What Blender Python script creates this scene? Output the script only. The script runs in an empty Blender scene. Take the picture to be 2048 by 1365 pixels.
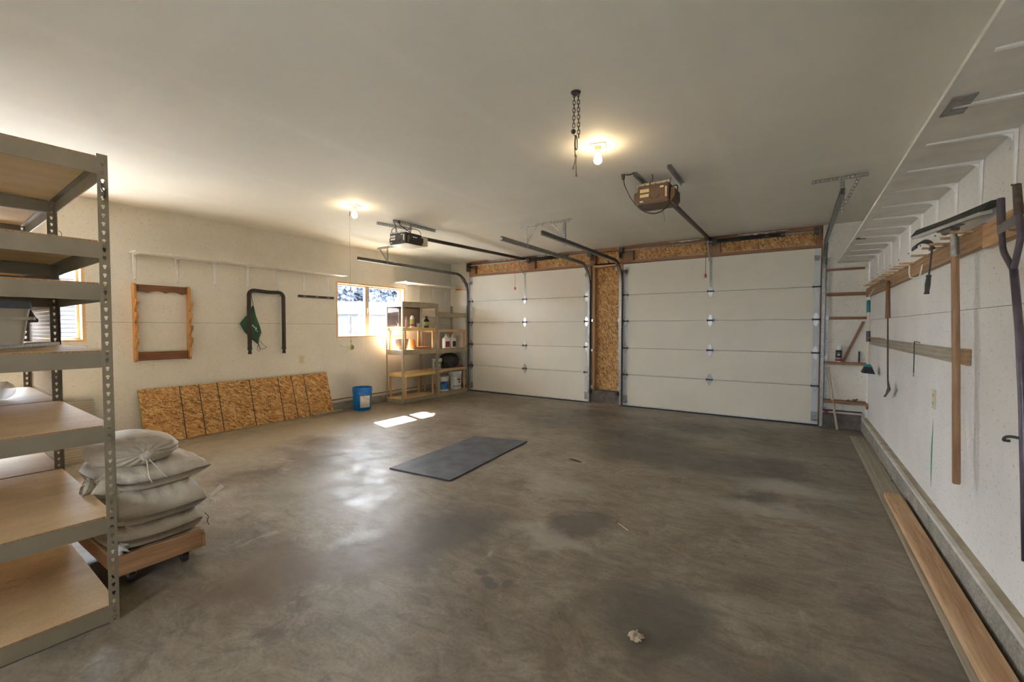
import bpy, math, random
from mathutils import Vector, Matrix
R = math.radians
random.seed(7)
scene = bpy.context.scene
col = scene.collection

# ---------------------------------------------------------------- camera
cam_data = bpy.data.cameras.new('camera')
cam_data.sensor_fit = 'HORIZONTAL'
cam_data.sensor_width = 36.0
cam_data.lens = 865.6 / 2048 * 36.0
cam_data.clip_start = 0.05
cam = bpy.data.objects.new('camera', cam_data)
col.objects.link(cam)
cam.location = (0, 0, 1.346)
cam.rotation_euler = (R(90 - 1.716), 0, R(33.279))
scene.camera = cam

# ---------------------------------------------------------------- light
SUN_DIR = Vector((1.16, -0.34, -1.0)).normalized()      # the way the sunlight travels
sun_d = bpy.data.lights.new('sun', 'SUN')
sun_d.energy = 180.0
sun_d.angle = R(0.53)
sun_d.color = (1.0, 0.97, 0.92)
sun = bpy.data.objects.new('sun', sun_d)
col.objects.link(sun)
sun.rotation_euler = SUN_DIR.to_track_quat('-Z', 'Y').to_euler()
sun.location = (-20, 8, 20)
world = bpy.data.worlds.new('world')
scene.world = world
world.use_nodes = True
wn = world.node_tree.nodes
wl = world.node_tree.links
wn.clear()
w_out = wn.new('ShaderNodeOutputWorld')
w_bg = wn.new('ShaderNodeBackground')
w_bg.inputs[0].default_value = (0.80, 0.88, 0.98, 1)
w_bg.inputs[1].default_value = 22.0
wl.new(w_bg.outputs[0], w_out.inputs[0])
BULB_GLOW = 50.0
scene.view_settings.view_transform = 'Standard'
scene.view_settings.look = 'None'
scene.view_settings.gamma = 1.0
scene.view_settings.use_curve_mapping = False
scene.view_settings.exposure = 1.03
scene.cycles.max_bounces = 7
scene.cycles.glossy_bounces = 2
scene.cycles.transmission_bounces = 3
scene.cycles.transparent_max_bounces = 6

# ---------------------------------------------------------------- room numbers
XL, XR, YB, YF, HC = -6.397, 0.79, 7.265, -1.9, 2.744
XLC, XRC = -6.26, 0.726          # faces of the concrete kerbs

# ---------------------------------------------------------------- materials
MATS = {}
def new_mat(name):
    m = bpy.data.materials.new(name)
    m.use_nodes = True
    nt = m.node_tree
    b = nt.nodes['Principled BSDF']
    return m, nt, b
def N(nt, t, **kw):
    n = nt.nodes.new(t)
    for k, v in kw.items():
        if k in n.inputs.keys() if isinstance(k, str) else False:
            n.inputs[k].default_value = v
        else:
            setattr(n, k, v)
    return n
def coords(nt, scale=(1, 1, 1), kind='Object', rot=(0, 0, 0)):
    tc = nt.nodes.new('ShaderNodeTexCoord')
    mp = nt.nodes.new('ShaderNodeMapping')
    mp.inputs['Scale'].default_value = scale
    mp.inputs['Rotation'].default_value = rot
    nt.links.new(tc.outputs[kind], mp.inputs['Vector'])
    return mp.outputs['Vector']
def noise(nt, vec, scale, detail=4, rough=0.55, dist=0.0):
    n = nt.nodes.new('ShaderNodeTexNoise')
    n.inputs['Scale'].default_value = scale
    n.inputs['Detail'].default_value = detail
    n.inputs['Roughness'].default_value = rough
    n.inputs['Distortion'].default_value = dist
    nt.links.new(vec, n.inputs['Vector'])
    return n.outputs['Fac']
def ramp(nt, fac, stops):
    r = nt.nodes.new('ShaderNodeValToRGB')
    el = r.color_ramp.elements
    while len(el) < len(stops):
        el.new(0.5)
    for e, (p, c) in zip(el, stops):
        e.position = p
        e.color = (*c, 1) if len(c) == 3 else c
    nt.links.new(fac, r.inputs[0])
    return r.outputs[0]
def mixc(nt, fac, a, b, mode='MIX'):
    n = nt.nodes.new('ShaderNodeMix')
    n.data_type = 'RGBA'
    n.blend_type = mode
    for sock, v in ((n.inputs[0], fac), (n.inputs[6], a), (n.inputs[7], b)):
        if isinstance(v, (int, float)):
            sock.default_value = v
        elif isinstance(v, tuple):
            sock.default_value = (*v, 1)
        else:
            nt.links.new(v, sock)
    return n.outputs[2]
def mth(nt, op, a, b=None, c=None, clamp=False):
    n = nt.nodes.new('ShaderNodeMath')
    n.operation = op
    n.use_clamp = clamp
    for i, v in enumerate((a, b, c)):
        if v is None:
            continue
        if isinstance(v, (int, float)):
            n.inputs[i].default_value = v
        else:
            nt.links.new(v, n.inputs[i])
    return n.outputs[0]
def bump(nt, b, h, strength=0.3, dist=0.01):
    n = nt.nodes.new('ShaderNodeBump')
    n.inputs['Strength'].default_value = strength
    n.inputs['Distance'].default_value = dist
    nt.links.new(h, n.inputs['Height'])
    nt.links.new(n.outputs[0], b.inputs['Normal'])

def plain(name, c, rough=0.55, metal=0.0, var=0.12, scale=18.0, bmp=0.0, stretch=(1, 1, 1), spec=0.5):
    m, nt, b = new_mat(name)
    v = coords(nt, stretch)
    f = noise(nt, v, scale, 2)
    lo = tuple(x * (1 - var) for x in c)
    hi = tuple(min(1, x * (1 + var)) for x in c)
    nt.links.new(ramp(nt, f, [(0.3, lo), (0.7, hi)]), b.inputs['Base Color'])
    b.inputs['Roughness'].default_value = rough
    b.inputs['Metallic'].default_value = metal
    b.inputs['Specular IOR Level'].default_value = spec
    if bmp:
        bump(nt, b, f, bmp, 0.005)
    MATS[name] = m
    return m

def wood(name, c_lo, c_hi, axis=1, rough=0.6, scale=1.0, knots=True, bmp=0.15):
    m, nt, b = new_mat(name)
    s = [30 * scale] * 3
    s[axis] = 1.6 * scale
    v = coords(nt, tuple(s))
    f1 = noise(nt, v, 2.2, 3, 0.6, 1.2)
    w = nt.nodes.new('ShaderNodeTexWave')
    w.wave_type = 'RINGS'
    w.rings_direction = 'XYZ'[axis]
    w.inputs['Scale'].default_value = 0.4
    w.inputs['Distortion'].default_value = 5.0
    w.inputs['Detail'].default_value = 3.0
    nt.links.new(v, w.inputs['Vector'])
    f = mth(nt, 'ADD', mth(nt, 'MULTIPLY', f1, 0.8), mth(nt, 'MULTIPLY', w.outputs['Fac'], 0.2))
    c = ramp(nt, f, [(0.28, c_lo), (0.72, c_hi)])
    if knots:
        s2 = [3.5 * scale] * 3
        s2[axis] = 1.4 * scale
        v2 = coords(nt, tuple(s2))
        vo = nt.nodes.new('ShaderNodeTexVoronoi')
        vo.inputs['Scale'].default_value = 1.3
        nt.links.new(v2, vo.inputs['Vector'])
        k = ramp(nt, vo.outputs['Distance'], [(0.05, (1, 1, 1)), (0.13, (0, 0, 0))])
        c = mixc(nt, k, c, tuple(x * 0.35 for x in c_lo))
    nt.links.new(c, b.inputs['Base Color'])
    b.inputs['Roughness'].default_value = rough
    if bmp:
        bump(nt, b, f1, bmp, 0.003)
    MATS[name] = m
    return m

def osb(name, plane='yz'):
    """Flaked board: three layers of stretched cells turned different ways."""
    m, nt, b = new_mat(name)
    ax = {'yz': 0, 'xz': 1, 'xy': 2}[plane]
    tc = nt.nodes.new('ShaderNodeTexCoord')
    nz = nt.nodes.new('ShaderNodeTexNoise')
    nz.inputs['Scale'].default_value = 9.0
    nz.inputs['Detail'].default_value = 1.0
    nt.links.new(tc.outputs['Object'], nz.inputs['Vector'])
    add = nt.nodes.new('ShaderNodeVectorMath')
    add.operation = 'MULTIPLY_ADD'
    add.inputs[1].default_value = (0.06, 0.06, 0.06)
    nt.links.new(nz.outputs['Color'], add.inputs[0])
    nt.links.new(tc.outputs['Object'], add.inputs[2])
    f = None
    for ang, s in ((25, 66.0), (100, 80.0), (155, 72.0)):
        rot = [0, 0, 0]
        rot[ax] = R(ang)
        mp = nt.nodes.new('ShaderNodeMapping')
        mp.inputs['Rotation'].default_value = rot
        sc = [1.0, 1.0, 1.0]
        sc[(ax + 1) % 3] = 4.5
        mp.vector_type = 'TEXTURE'
        mp.inputs['Scale'].default_value = sc
        nt.links.new(add.outputs[0], mp.inputs['Vector'])
        vo = nt.nodes.new('ShaderNodeTexVoronoi')
        vo.inputs['Scale'].default_value = s
        nt.links.new(mp.outputs[0], vo.inputs['Vector'])
        sp = nt.nodes.new('ShaderNodeSeparateColor')
        nt.links.new(vo.outputs['Color'], sp.inputs[0])
        if f is None:
            f = sp.outputs[0]
        else:
            sel = mth(nt, 'GREATER_THAN', sp.outputs[1], 0.5)
            mx = nt.nodes.new('ShaderNodeMix')
            nt.links.new(sel, mx.inputs[0])
            nt.links.new(f, mx.inputs[2])
            nt.links.new(sp.outputs[0], mx.inputs[3])
            f = mx.outputs[0]
    MATS[name] = m
    return m, nt, b, f

m, nt, b, f = osb('osb', 'yz')
def osb_colour(nt, b, f):
    fine = noise(nt, coords(nt, (1, 1, 1)), 110, 2)
    ff = mth(nt, 'ADD', mth(nt, 'MULTIPLY', f, 0.8), mth(nt, 'MULTIPLY', fine, 0.25))
    c = ramp(nt, ff, [(0.08, (0.14, 0.062, 0.018)), (0.35, (0.36, 0.175, 0.05)), (0.62, (0.50, 0.27, 0.085)), (0.95, (0.68, 0.44, 0.19))])
    nt.links.new(c, b.inputs['Base Color'])
    b.inputs['Roughness'].default_value = 0.65
    bump(nt, b, fine, 0.25, 0.004)
osb_colour(nt, b, f)
m, nt, b, f = osb('osb_back', 'xz')
osb_colour(nt, b, f)

def painted_osb(name, plane, c):
    m, nt, b = new_mat(name)
    MATS[name] = m
    st = (1, 0.35, 1) if plane == 'yz' else (0.35, 1, 1)
    specks = noise(nt, coords(nt, st), 75, 3, 0.7)
    scuff = noise(nt, coords(nt), 2.3, 4, 0.65)
    flake = noise(nt, coords(nt, (1, 1, 0.4)), 38, 1, 0.5, 1.5)
    sp = ramp(nt, specks, [(0.60, (0, 0, 0)), (0.70, (1, 1, 1))])
    base = ramp(nt, scuff, [(0.3, tuple(x * 0.92 for x in c)), (0.65, c)])
    base = mixc(nt, mth(nt, 'MULTIPLY', sp, 0.7), base, (0.36, 0.32, 0.27))
    nt.links.new(base, b.inputs['Base Color'])
    b.inputs['Roughness'].default_value = 0.62
    bump(nt, b, flake, 0.3, 0.005)
WALL_C = (0.83, 0.79, 0.70)
painted_osb('wall_paint_side', 'yz', WALL_C)
painted_osb('wall_paint_right', 'yz', (0.865, 0.85, 0.81))
painted_osb('wall_paint_back', 'xz', WALL_C)

# ceiling: smooth board with faint taped joints
m, nt, b = new_mat('ceiling_paint')
v = coords(nt)
f = noise(nt, v, 1.4, 5, 0.6)
c = ramp(nt, f, [(0.3, (0.76, 0.725, 0.64)), (0.7, (0.81, 0.772, 0.685))])
sx = nt.nodes.new('ShaderNodeSeparateXYZ')
nt.links.new(v, sx.inputs[0])
wob = mth(nt, 'MULTIPLY', noise(nt, v, 3.0, 3), 0.10)
jx = mth(nt, 'ABSOLUTE', mth(nt, 'SUBTRACT', mth(nt, 'FRACT', mth(nt, 'DIVIDE', mth(nt, 'ADD', mth(nt, 'ADD', sx.outputs[0], wob), 20.6), 1.2192)), 0.5))
jy = mth(nt, 'ABSOLUTE', mth(nt, 'SUBTRACT', mth(nt, 'FRACT', mth(nt, 'DIVIDE', mth(nt, 'ADD', mth(nt, 'ADD', sx.outputs[1], wob), 19.1), 3.6576)), 0.5))
jf = mth(nt, 'MAXIMUM', mth(nt, 'MULTIPLY', mth(nt, 'SUBTRACT', 0.075, jx), 9, clamp=True), mth(nt, 'MULTIPLY', mth(nt, 'SUBTRACT', 0.03, jy), 22, clamp=True))
jf = mth(nt, 'MULTIPLY', jf, noise(nt, v, 2.2, 4))
c = mixc(nt, mth(nt, 'MULTIPLY', jf, 0.8), c, (0.87, 0.84, 0.77))
nt.links.new(c, b.inputs['Base Color'])
b.inputs['Roughness'].default_value = 0.7
bump(nt, b, noise(nt, v, 40, 1), 0.04, 0.003)
MATS['ceiling_paint'] = m

# concrete floor: worn, stained, faintly polished
m, nt, b = new_mat('floor_concrete')
v = coords(nt)
n1 = noise(nt, v, 0.9, 5, 0.62, 0.4)
n2 = noise(nt, v, 4.5, 5, 0.65, 0.3)
n3 = noise(nt, coords(nt, (1, 1, 1)), 60, 2, 0.6)
base = ramp(nt, n1, [(0.30, (0.165, 0.135, 0.103)), (0.47, (0.275, 0.237, 0.188)), (0.62, (0.355, 0.317, 0.266)), (0.78, (0.43, 0.395, 0.345))])
base = mixc(nt, 0.75, base, ramp(nt, n2, [(0.32, (0.62, 0.59, 0.56)), (0.68, (1.0, 1.0, 1.0))]), 'MULTIPLY')
base = mixc(nt, 0.6, base, ramp(nt, n3, [(0.35, (0.72, 0.71, 0.70)), (0.6, (1, 1, 1))]), 'MULTIPLY')
streak = noise(nt, coords(nt, (1.0, 2.4, 1), rot=(0, 0, R(28))), 3.6, 6, 0.72, 1.6)
base = mixc(nt, 0.8, base, ramp(nt, streak, [(0.34, (0.60, 0.58, 0.55)), (0.55, (1, 1, 1)), (0.72, (1.22, 1.22, 1.22))]), 'MULTIPLY')
grime = noise(nt, v, 2.1, 6, 0.72, 0.8)
base = mixc(nt, ramp(nt, grime, [(0.54, (0, 0, 0)), (0.64, (0.62, 0.62, 0.62))]), base, (0.10, 0.078, 0.056))
chalk = noise(nt, coords(nt, (1.3, 1, 1)), 3.3, 6, 0.75, 0.5)
base = mixc(nt, ramp(nt, chalk, [(0.60, (0, 0, 0)), (0.72, (0.55, 0.55, 0.55))]), base, (0.44, 0.42, 0.385))
dvec = nt.nodes.new('ShaderNodeVectorMath')
dvec.operation = 'MULTIPLY_ADD'
nzc = nt.nodes.new('ShaderNodeTexNoise')
nzc.inputs['Scale'].default_value = 3.2
nzc.inputs['Detail'].default_value = 4.0
nzc.inputs['Roughness'].default_value = 0.65
nt.links.new(v, nzc.inputs['Vector'])
nt.links.new(nzc.outputs['Color'], dvec.inputs[0])
dvec.inputs[1].default_value = (0.5, 0.5, 0)
nt.links.new(v, dvec.inputs[2])
def stain_or_lit_patch(px, py, rx, ry, strength, colour, soft=0.6, warp=True):
    global base
    sub = nt.nodes.new('ShaderNodeVectorMath')
    sub.operation = 'SUBTRACT'
    nt.links.new(dvec.outputs[0] if warp else v, sub.inputs[0])
    off = 0.25 if warp else 0.0
    sub.inputs[1].default_value = (px + off, py + off, 0)
    mul = nt.nodes.new('ShaderNodeVectorMath')
    mul.operation = 'MULTIPLY'
    nt.links.new(sub.outputs[0], mul.inputs[0])
    mul.inputs[1].default_value = (1 / rx, 1 / ry, 0)
    ln = nt.nodes.new('ShaderNodeVectorMath')
    ln.operation = 'LENGTH'
    nt.links.new(mul.outputs[0], ln.inputs[0])
    k = ramp(nt, ln.outputs['Value'], [(1 - soft, (1, 1, 1)), (1.0, (0, 0, 0))])
    base = mixc(nt, mth(nt, 'MULTIPLY', k, strength), base, colour)
DK = (0.085, 0.075, 0.064)
BR = (0.135, 0.098, 0.066)
PALE = (0.42, 0.40, 0.37)
stain_or_lit_patch(-5.3, 3.0, 1.2, 2.6, 0.6, (0.46, 0.42, 0.34), 0.8)  # left-wall brightness painted in as a broad pale patch, partly cleaner slab
stain_or_lit_patch(-2.35, 1.25, 0.35, 0.45, 0.85, BR)
stain_or_lit_patch(-2.05, 1.75, 0.35, 0.55, 0.75, BR)
stain_or_lit_patch(-1.85, 2.15, 0.35, 0.55, 0.85, DK)
stain_or_lit_patch(-4.7, 3.0, 0.55, 0.28, 0.85, BR)
stain_or_lit_patch(-4.2, 2.6, 0.9, 0.25, 0.65, BR)
stain_or_lit_patch(-1.22, 2.72, 0.26, 0.30, 0.75, DK, 0.5)
stain_or_lit_patch(-0.9, 4.6, 1.3, 0.55, 0.85, DK)
stain_or_lit_patch(-1.6, 5.3, 0.9, 0.6, 0.85, DK)
stain_or_lit_patch(-0.2, 4.95, 0.5, 0.4, 0.8, DK)
stain_or_lit_patch(-3.0, 5.6, 0.9, 0.7, 0.75, DK)
stain_or_lit_patch(-1.1, 6.2, 0.7, 0.5, 0.8, DK)
stain_or_lit_patch(-2.7, 6.4, 0.7, 0.4, 0.75, DK)
stain_or_lit_patch(-0.2, 3.9, 0.2, 0.2, 0.9, DK)
stain_or_lit_patch(-0.5, 2.0, 0.35, 0.4, 0.8, DK)
stain_or_lit_patch(0.1, 1.7, 0.5, 0.4, 0.9, DK)
stain_or_lit_patch(-1.43, 1.87, 0.05, 0.035, 0.75, (0.09, 0.085, 0.085), 0.3, False)
stain_or_lit_patch(-1.36, 1.83, 0.045, 0.035, 0.75, (0.09, 0.085, 0.085), 0.3, False)
stain_or_lit_patch(-1.31, 1.80, 0.04, 0.04, 0.75, (0.09, 0.085, 0.085), 0.3, False)
stain_or_lit_patch(-1.25, 1.86, 0.03, 0.05, 0.75, (0.09, 0.085, 0.085), 0.3, False)
stain_or_lit_patch(0.0, 4.3, 0.45, 0.25, 0.5, PALE)
stain_or_lit_patch(-0.15, 3.7, 0.6, 0.2, 0.4, PALE)
stain_or_lit_patch(-1.3, 2.45, 0.4, 0.18, 0.45, PALE)
stain_or_lit_patch(-3.2, 2.2, 0.9, 0.5, 0.45, (0.36, 0.36, 0.35))
stain_or_lit_patch(-1.7, 3.3, 0.4, 0.25, 0.4, PALE)
# trowel swirls
def swirl(px, py, rad, band, strength):
    global base
    sub = nt.nodes.new('ShaderNodeVectorMath')
    sub.operation = 'SUBTRACT'
    nt.links.new(v, sub.inputs[0])
    sub.inputs[1].default_value = (px, py, 0)
    ln = nt.nodes.new('ShaderNodeVectorMath')
    ln.operation = 'LENGTH'
    nt.links.new(sub.outputs[0], ln.inputs[0])
    d = mth(nt, 'ADD', ln.outputs['Value'], mth(nt, 'MULTIPLY', n2, 0.3))
    env = mth(nt, 'SUBTRACT', 1.0, mth(nt, 'DIVIDE', mth(nt, 'ABSOLUTE', mth(nt, 'SUBTRACT', d, rad)), band), clamp=True)
    wv = mth(nt, 'MULTIPLY', mth(nt, 'ADD', mth(nt, 'SINE', mth(nt, 'MULTIPLY', d, 150.0)), 1.0), 0.5)
    k = mth(nt, 'MULTIPLY', mth(nt, 'MULTIPLY', wv, env), mth(nt, 'MULTIPLY', ramp(nt, n1, [(0.42, (0, 0, 0)), (0.62, (1, 1, 1))]), strength))
    base = mixc(nt, k, base, (0.40, 0.385, 0.36))
swirl(-3.3, 1.6, 0.75, 0.35, 0.16)
base = mixc(nt, 1.0, base, (1.0, 0.965, 0.90), 'MULTIPLY')
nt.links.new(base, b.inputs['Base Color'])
nt.links.new(ramp(nt, n2, [(0.3, (0.36, 0.36, 0.36)), (0.7, (0.58, 0.58, 0.58))]), b.inputs['Roughness'])
b.inputs['Specular IOR Level'].default_value = 0.45
bump(nt, b, n3, 0.10, 0.003)
MATS['floor_concrete'] = m

# old foundation concrete
m, nt, b = new_mat('kerb_concrete')
v = coords(nt)
f = noise(nt, v, 7, 8, 0.7)
g = noise(nt, coords(nt), 70, 4, 0.6)
c = ramp(nt, f, [(0.3, (0.24, 0.225, 0.185)), (0.7, (0.44, 0.42, 0.36))])
c = mixc(nt, 0.8, c, ramp(nt, g, [(0.36, (0.55, 0.54, 0.52)), (0.6, (1, 1, 1))]), 'MULTIPLY')
nt.links.new(c, b.inputs['Base Color'])
b.inputs['Roughness'].default_value = 0.9
bump(nt, b, g, 0.4, 0.006)
MATS['kerb_concrete'] = m
m, nt, b = new_mat('block_concrete')
f = noise(nt, coords(nt), 6, 8, 0.7)
nt.links.new(ramp(nt, f, [(0.35, (0.07, 0.06, 0.05)), (0.65, (0.19, 0.165, 0.14))]), b.inputs['Base Color'])
b.inputs['Roughness'].default_value = 0.9
MATS['block_concrete'] = m

wood('pine_y', (0.50, 0.30, 0.14), (0.68, 0.46, 0.25), 1)
wood('pine_x', (0.42, 0.22, 0.09), (0.60, 0.36, 0.17), 0)
wood('pine_z', (0.50, 0.27, 0.10), (0.66, 0.40, 0.18), 2)
wood('fresh_pine_y', (0.37, 0.20, 0.09), (0.66, 0.45, 0.26), 1, scale=0.7)
wood('old_pine_x', (0.20, 0.098, 0.045), (0.34, 0.18, 0.085), 0)
wood('old_pine_y', (0.22, 0.125, 0.06), (0.40, 0.245, 0.125), 1)
wood('header_x', (0.17, 0.075, 0.034), (0.33, 0.16, 0.07), 0)
wood('header_z', (0.19, 0.10, 0.048), (0.36, 0.20, 0.10), 2)
wood('rail_y', (0.36, 0.205, 0.095), (0.58, 0.37, 0.19), 1, scale=0.9)
wood('grey_board_y', (0.26, 0.22, 0.16), (0.44, 0.385, 0.30), 1)
wood('grey_plank_y', (0.20, 0.17, 0.125), (0.37, 0.32, 0.25), 1)
wood('rack_oak', (0.44, 0.20, 0.055), (0.60, 0.31, 0.10), 2, knots=False, rough=0.42)
wood('rack_walnut', (0.105, 0.042, 0.018), (0.24, 0.105, 0.045), 1, knots=False, rough=0.42)
wood('handle_z', (0.235, 0.125, 0.055), (0.36, 0.205, 0.10), 2, knots=False, rough=0.5)
wood('hoe_handle', (0.155, 0.07, 0.03), (0.26, 0.125, 0.055), 2, knots=False, rough=0.5)
wood('pale_stick', (0.48, 0.40, 0.28), (0.58, 0.50, 0.37), 2, knots=False, rough=0.5)
wood('dolly_wood', (0.26, 0.13, 0.055), (0.43, 0.235, 0.11), 1)
wood('dolly_top', (0.42, 0.30, 0.18), (0.56, 0.42, 0.27), 1, knots=False)
wood('sill_wood', (0.62, 0.36, 0.16), (0.78, 0.50, 0.25), 1, knots=False)
wood('yellow_pine_y', (0.58, 0.40, 0.12), (0.72, 0.52, 0.18), 1, knots=False)
# particle board shelf decks, worn and dusty
m, nt, b = new_mat('deck_board')
v = coords(nt)
f1 = noise(nt, v, 90, 3, 0.6)
f2 = noise(nt, coords(nt, (1.0, 0.35, 1)), 3.4, 7, 0.65)
c = ramp(nt, f2, [(0.3, (0.56, 0.385, 0.20)), (0.62, (0.74, 0.545, 0.32))])
c = mixc(nt, 0.35, c, ramp(nt, f1, [(0.35, (0.72, 0.7, 0.66)), (0.6, (1, 1, 1))]), 'MULTIPLY')
blot = ramp(nt, noise(nt, coords(nt, (2.0, 0.9, 1)), 1.9, 6, 0.7), [(0.60, (0, 0, 0)), (0.70, (1, 1, 1))])
c = mixc(nt, mth(nt, 'MULTIPLY', blot, 0.5), c, (0.22, 0.135, 0.075))
nt.links.new(c, b.inputs['Base Color'])
b.inputs['Roughness'].default_value = 0.6
b.inputs['Specular IOR Level'].default_value = 0.2
MATS['deck_board'] = m
plain('deck_underside', (0.80, 0.60, 0.34), 0.7, var=0.10, scale=4, stretch=(1, 0.3, 1), spec=0.15)  # bare underside, its tone raised to stand in for missing bounce light
plain('deck_edge', (0.27, 0.165, 0.085), 0.85, var=0.3, scale=140)
plain('rack_steel', (0.212, 0.170, 0.108), 0.42, var=0.08, scale=9)
plain('rack_steel_grey', (0.34, 0.29, 0.205), 0.45, var=0.08, scale=9)
plain('galvanised', (0.36, 0.36, 0.35), 0.4, 0.85, var=0.22, scale=40)
plain('dull_steel', (0.30, 0.295, 0.28), 0.42, 0.8, var=0.2, scale=30)
plain('dark_steel', (0.10, 0.09, 0.083), 0.42, 0.6, var=0.25, scale=30)
plain('rail_brown', (0.05, 0.036, 0.028), 0.4, 0.3, var=0.2, scale=20)
plain('rust_steel', (0.14, 0.095, 0.07), 0.6, 0.4, var=0.35, scale=60)
plain('white_enamel', (0.90, 0.89, 0.86), 0.45, var=0.04)
plain('shelf_paint', (0.78, 0.75, 0.68), 0.6, var=0.07, scale=7, bmp=0.05)
plain('door_white', (0.745, 0.70, 0.595), 0.5, var=0.025, scale=3.0, bmp=0.03)
plain('door_stile', (0.60, 0.62, 0.63), 0.45, var=0.04, scale=5)
plain('hinge_plate', (0.46, 0.47, 0.48), 0.3, 0.9, var=0.12, scale=50)
plain('black_rubber', (0.025, 0.022, 0.02), 0.6, var=0.25, scale=30)
plain('spring_black', (0.03, 0.032, 0.035), 0.4, 0.3, var=0.2)
plain('black_plastic', (0.04, 0.036, 0.034), 0.42, var=0.2)
plain('foam_tube', (0.045, 0.034, 0.028), 0.75, var=0.25, scale=60)
plain('opener_brown', (0.105, 0.055, 0.026), 0.5, 0.2, var=0.2, scale=10)
plain('opener_tan', (0.62, 0.46, 0.27), 0.55, var=0.1)
plain('opener_black', (0.045, 0.040, 0.036), 0.45, var=0.2)
plain('lens_cover', (0.62, 0.60, 0.57), 0.35, var=0.05)
plain('light_cover', (0.60, 0.54, 0.40), 0.4, var=0.05)
plain('paper_label', (0.74, 0.70, 0.62), 0.7, var=0.06)
plain('yellow_label', (0.72, 0.56, 0.26), 0.7, var=0.06)
plain('red_plastic', (0.42, 0.02, 0.02), 0.4, var=0.1)
plain('wall_dark_red', (0.14, 0.012, 0.02), 0.35, var=0.1)
plain('blue_plastic', (0.0, 0.13, 0.50), 0.32, var=0.10, scale=6)
plain('tote_beige', (0.47, 0.40, 0.29), 0.5, var=0.06)
plain('tote_lid', (0.125, 0.145, 0.17), 0.5, var=0.08)
plain('tote_handle', (0.20, 0.145, 0.12), 0.5, var=0.08)
plain('outlet_ivory', (0.70, 0.62, 0.44), 0.4, var=0.03)
plain('lamp_ivory', (0.82, 0.70, 0.46), 0.45, var=0.03)
plain('porcelain', (0.85, 0.76, 0.58), 0.35, var=0.03)
plain('tennis_ball', (0.45, 0.48, 0.22), 0.9, var=0.2, scale=80)
plain('string_grey', (0.32, 0.28, 0.22), 0.8, var=0.15)
plain('rope_tan', (0.34, 0.26, 0.16), 0.9, var=0.25, scale=90)
plain('green_cord', (0.05, 0.085, 0.055), 0.7, var=0.2)
plain('green_nylon', (0.022, 0.10, 0.048), 0.55, var=0.25, scale=12)
plain('white_print', (0.85, 0.85, 0.82), 0.6, var=0.02)
plain('black_print', (0.03, 0.03, 0.03), 0.6, var=0.05)
plain('blue_print', (0.05, 0.25, 0.62), 0.5, var=0.35, scale=14)
plain('navy_print', (0.05, 0.06, 0.20), 0.5, var=0.1)
plain('green_print', (0.02, 0.22, 0.10), 0.5, var=0.15)
plain('lime_print', (0.42, 0.48, 0.10), 0.5, var=0.25, scale=40)
plain('pink_print', (0.60, 0.42, 0.45), 0.5, var=0.2, scale=40)
plain('crimson_print', (0.32, 0.03, 0.06), 0.4, var=0.3, scale=40)
plain('white_plastic', (0.80, 0.78, 0.72), 0.4, var=0.05)
plain('terracotta', (0.56, 0.22, 0.075), 0.8, var=0.12, scale=14)
plain('aged_pot', (0.27, 0.18, 0.125), 0.85, var=0.35, scale=9)
plain('dark_glass', (0.03, 0.025, 0.015), 0.2, var=0.2)
plain('cup_clear', (0.62, 0.60, 0.54), 0.2, var=0.05)
plain('bag_nylon', (0.028, 0.027, 0.028), 0.5, var=0.4, scale=8)
plain('teal_plastic', (0.02, 0.21, 0.24), 0.4, var=0.1)
plain('cream_tube', (0.68, 0.61, 0.46), 0.4, var=0.04)
plain('bristle', (0.035, 0.038, 0.042), 0.8, var=0.3, scale=90)
plain('tube_violet', (0.095, 0.075, 0.095), 0.35, 0.25, var=0.2, scale=20)
plain('taped_tube', (0.085, 0.055, 0.04), 0.5, var=0.4, scale=50)
plain('strap_grey', (0.19, 0.175, 0.165), 0.7, var=0.12)
plain('grip_dark', (0.06, 0.05, 0.05), 0.65, var=0.15)
plain('aluminium', (0.66, 0.67, 0.68), 0.35, 0.8, var=0.1)
plain('frame_bronze', (0.36, 0.31, 0.25), 0.4, 0.4, var=0.08)
plain('green_paint', (0.13, 0.36, 0.13), 0.7, var=0.15)
plain('mark_black', (0.06, 0.05, 0.04), 0.7, var=0.2)
plain('chalk_green', (0.03, 0.30, 0.16), 0.8, var=0.3, scale=60)
plain('mat_rubber', (0.068, 0.075, 0.088), 0.55, var=0.45, scale=5, bmp=0.15)
plain('paper_clod', (0.42, 0.33, 0.22), 0.9, var=0.35, scale=50)
plain('twig', (0.17, 0.12, 0.07), 0.9, var=0.3)
plain('debris', (0.045, 0.04, 0.035), 0.9, var=0.4)
plain('straw', (0.66, 0.58, 0.44), 0.9, var=0.1)
plain('pegboard_brown', (0.20, 0.135, 0.095), 0.6, var=0.12, scale=10)
plain('pegboard_cream', (0.72, 0.62, 0.46), 0.5, var=0.05, scale=5)
plain('ledge_white', (0.62, 0.585, 0.53), 0.7, var=0.18, scale=9)
plain('ledge_tan', (0.42, 0.355, 0.25), 0.75, var=0.2, scale=9)
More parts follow.
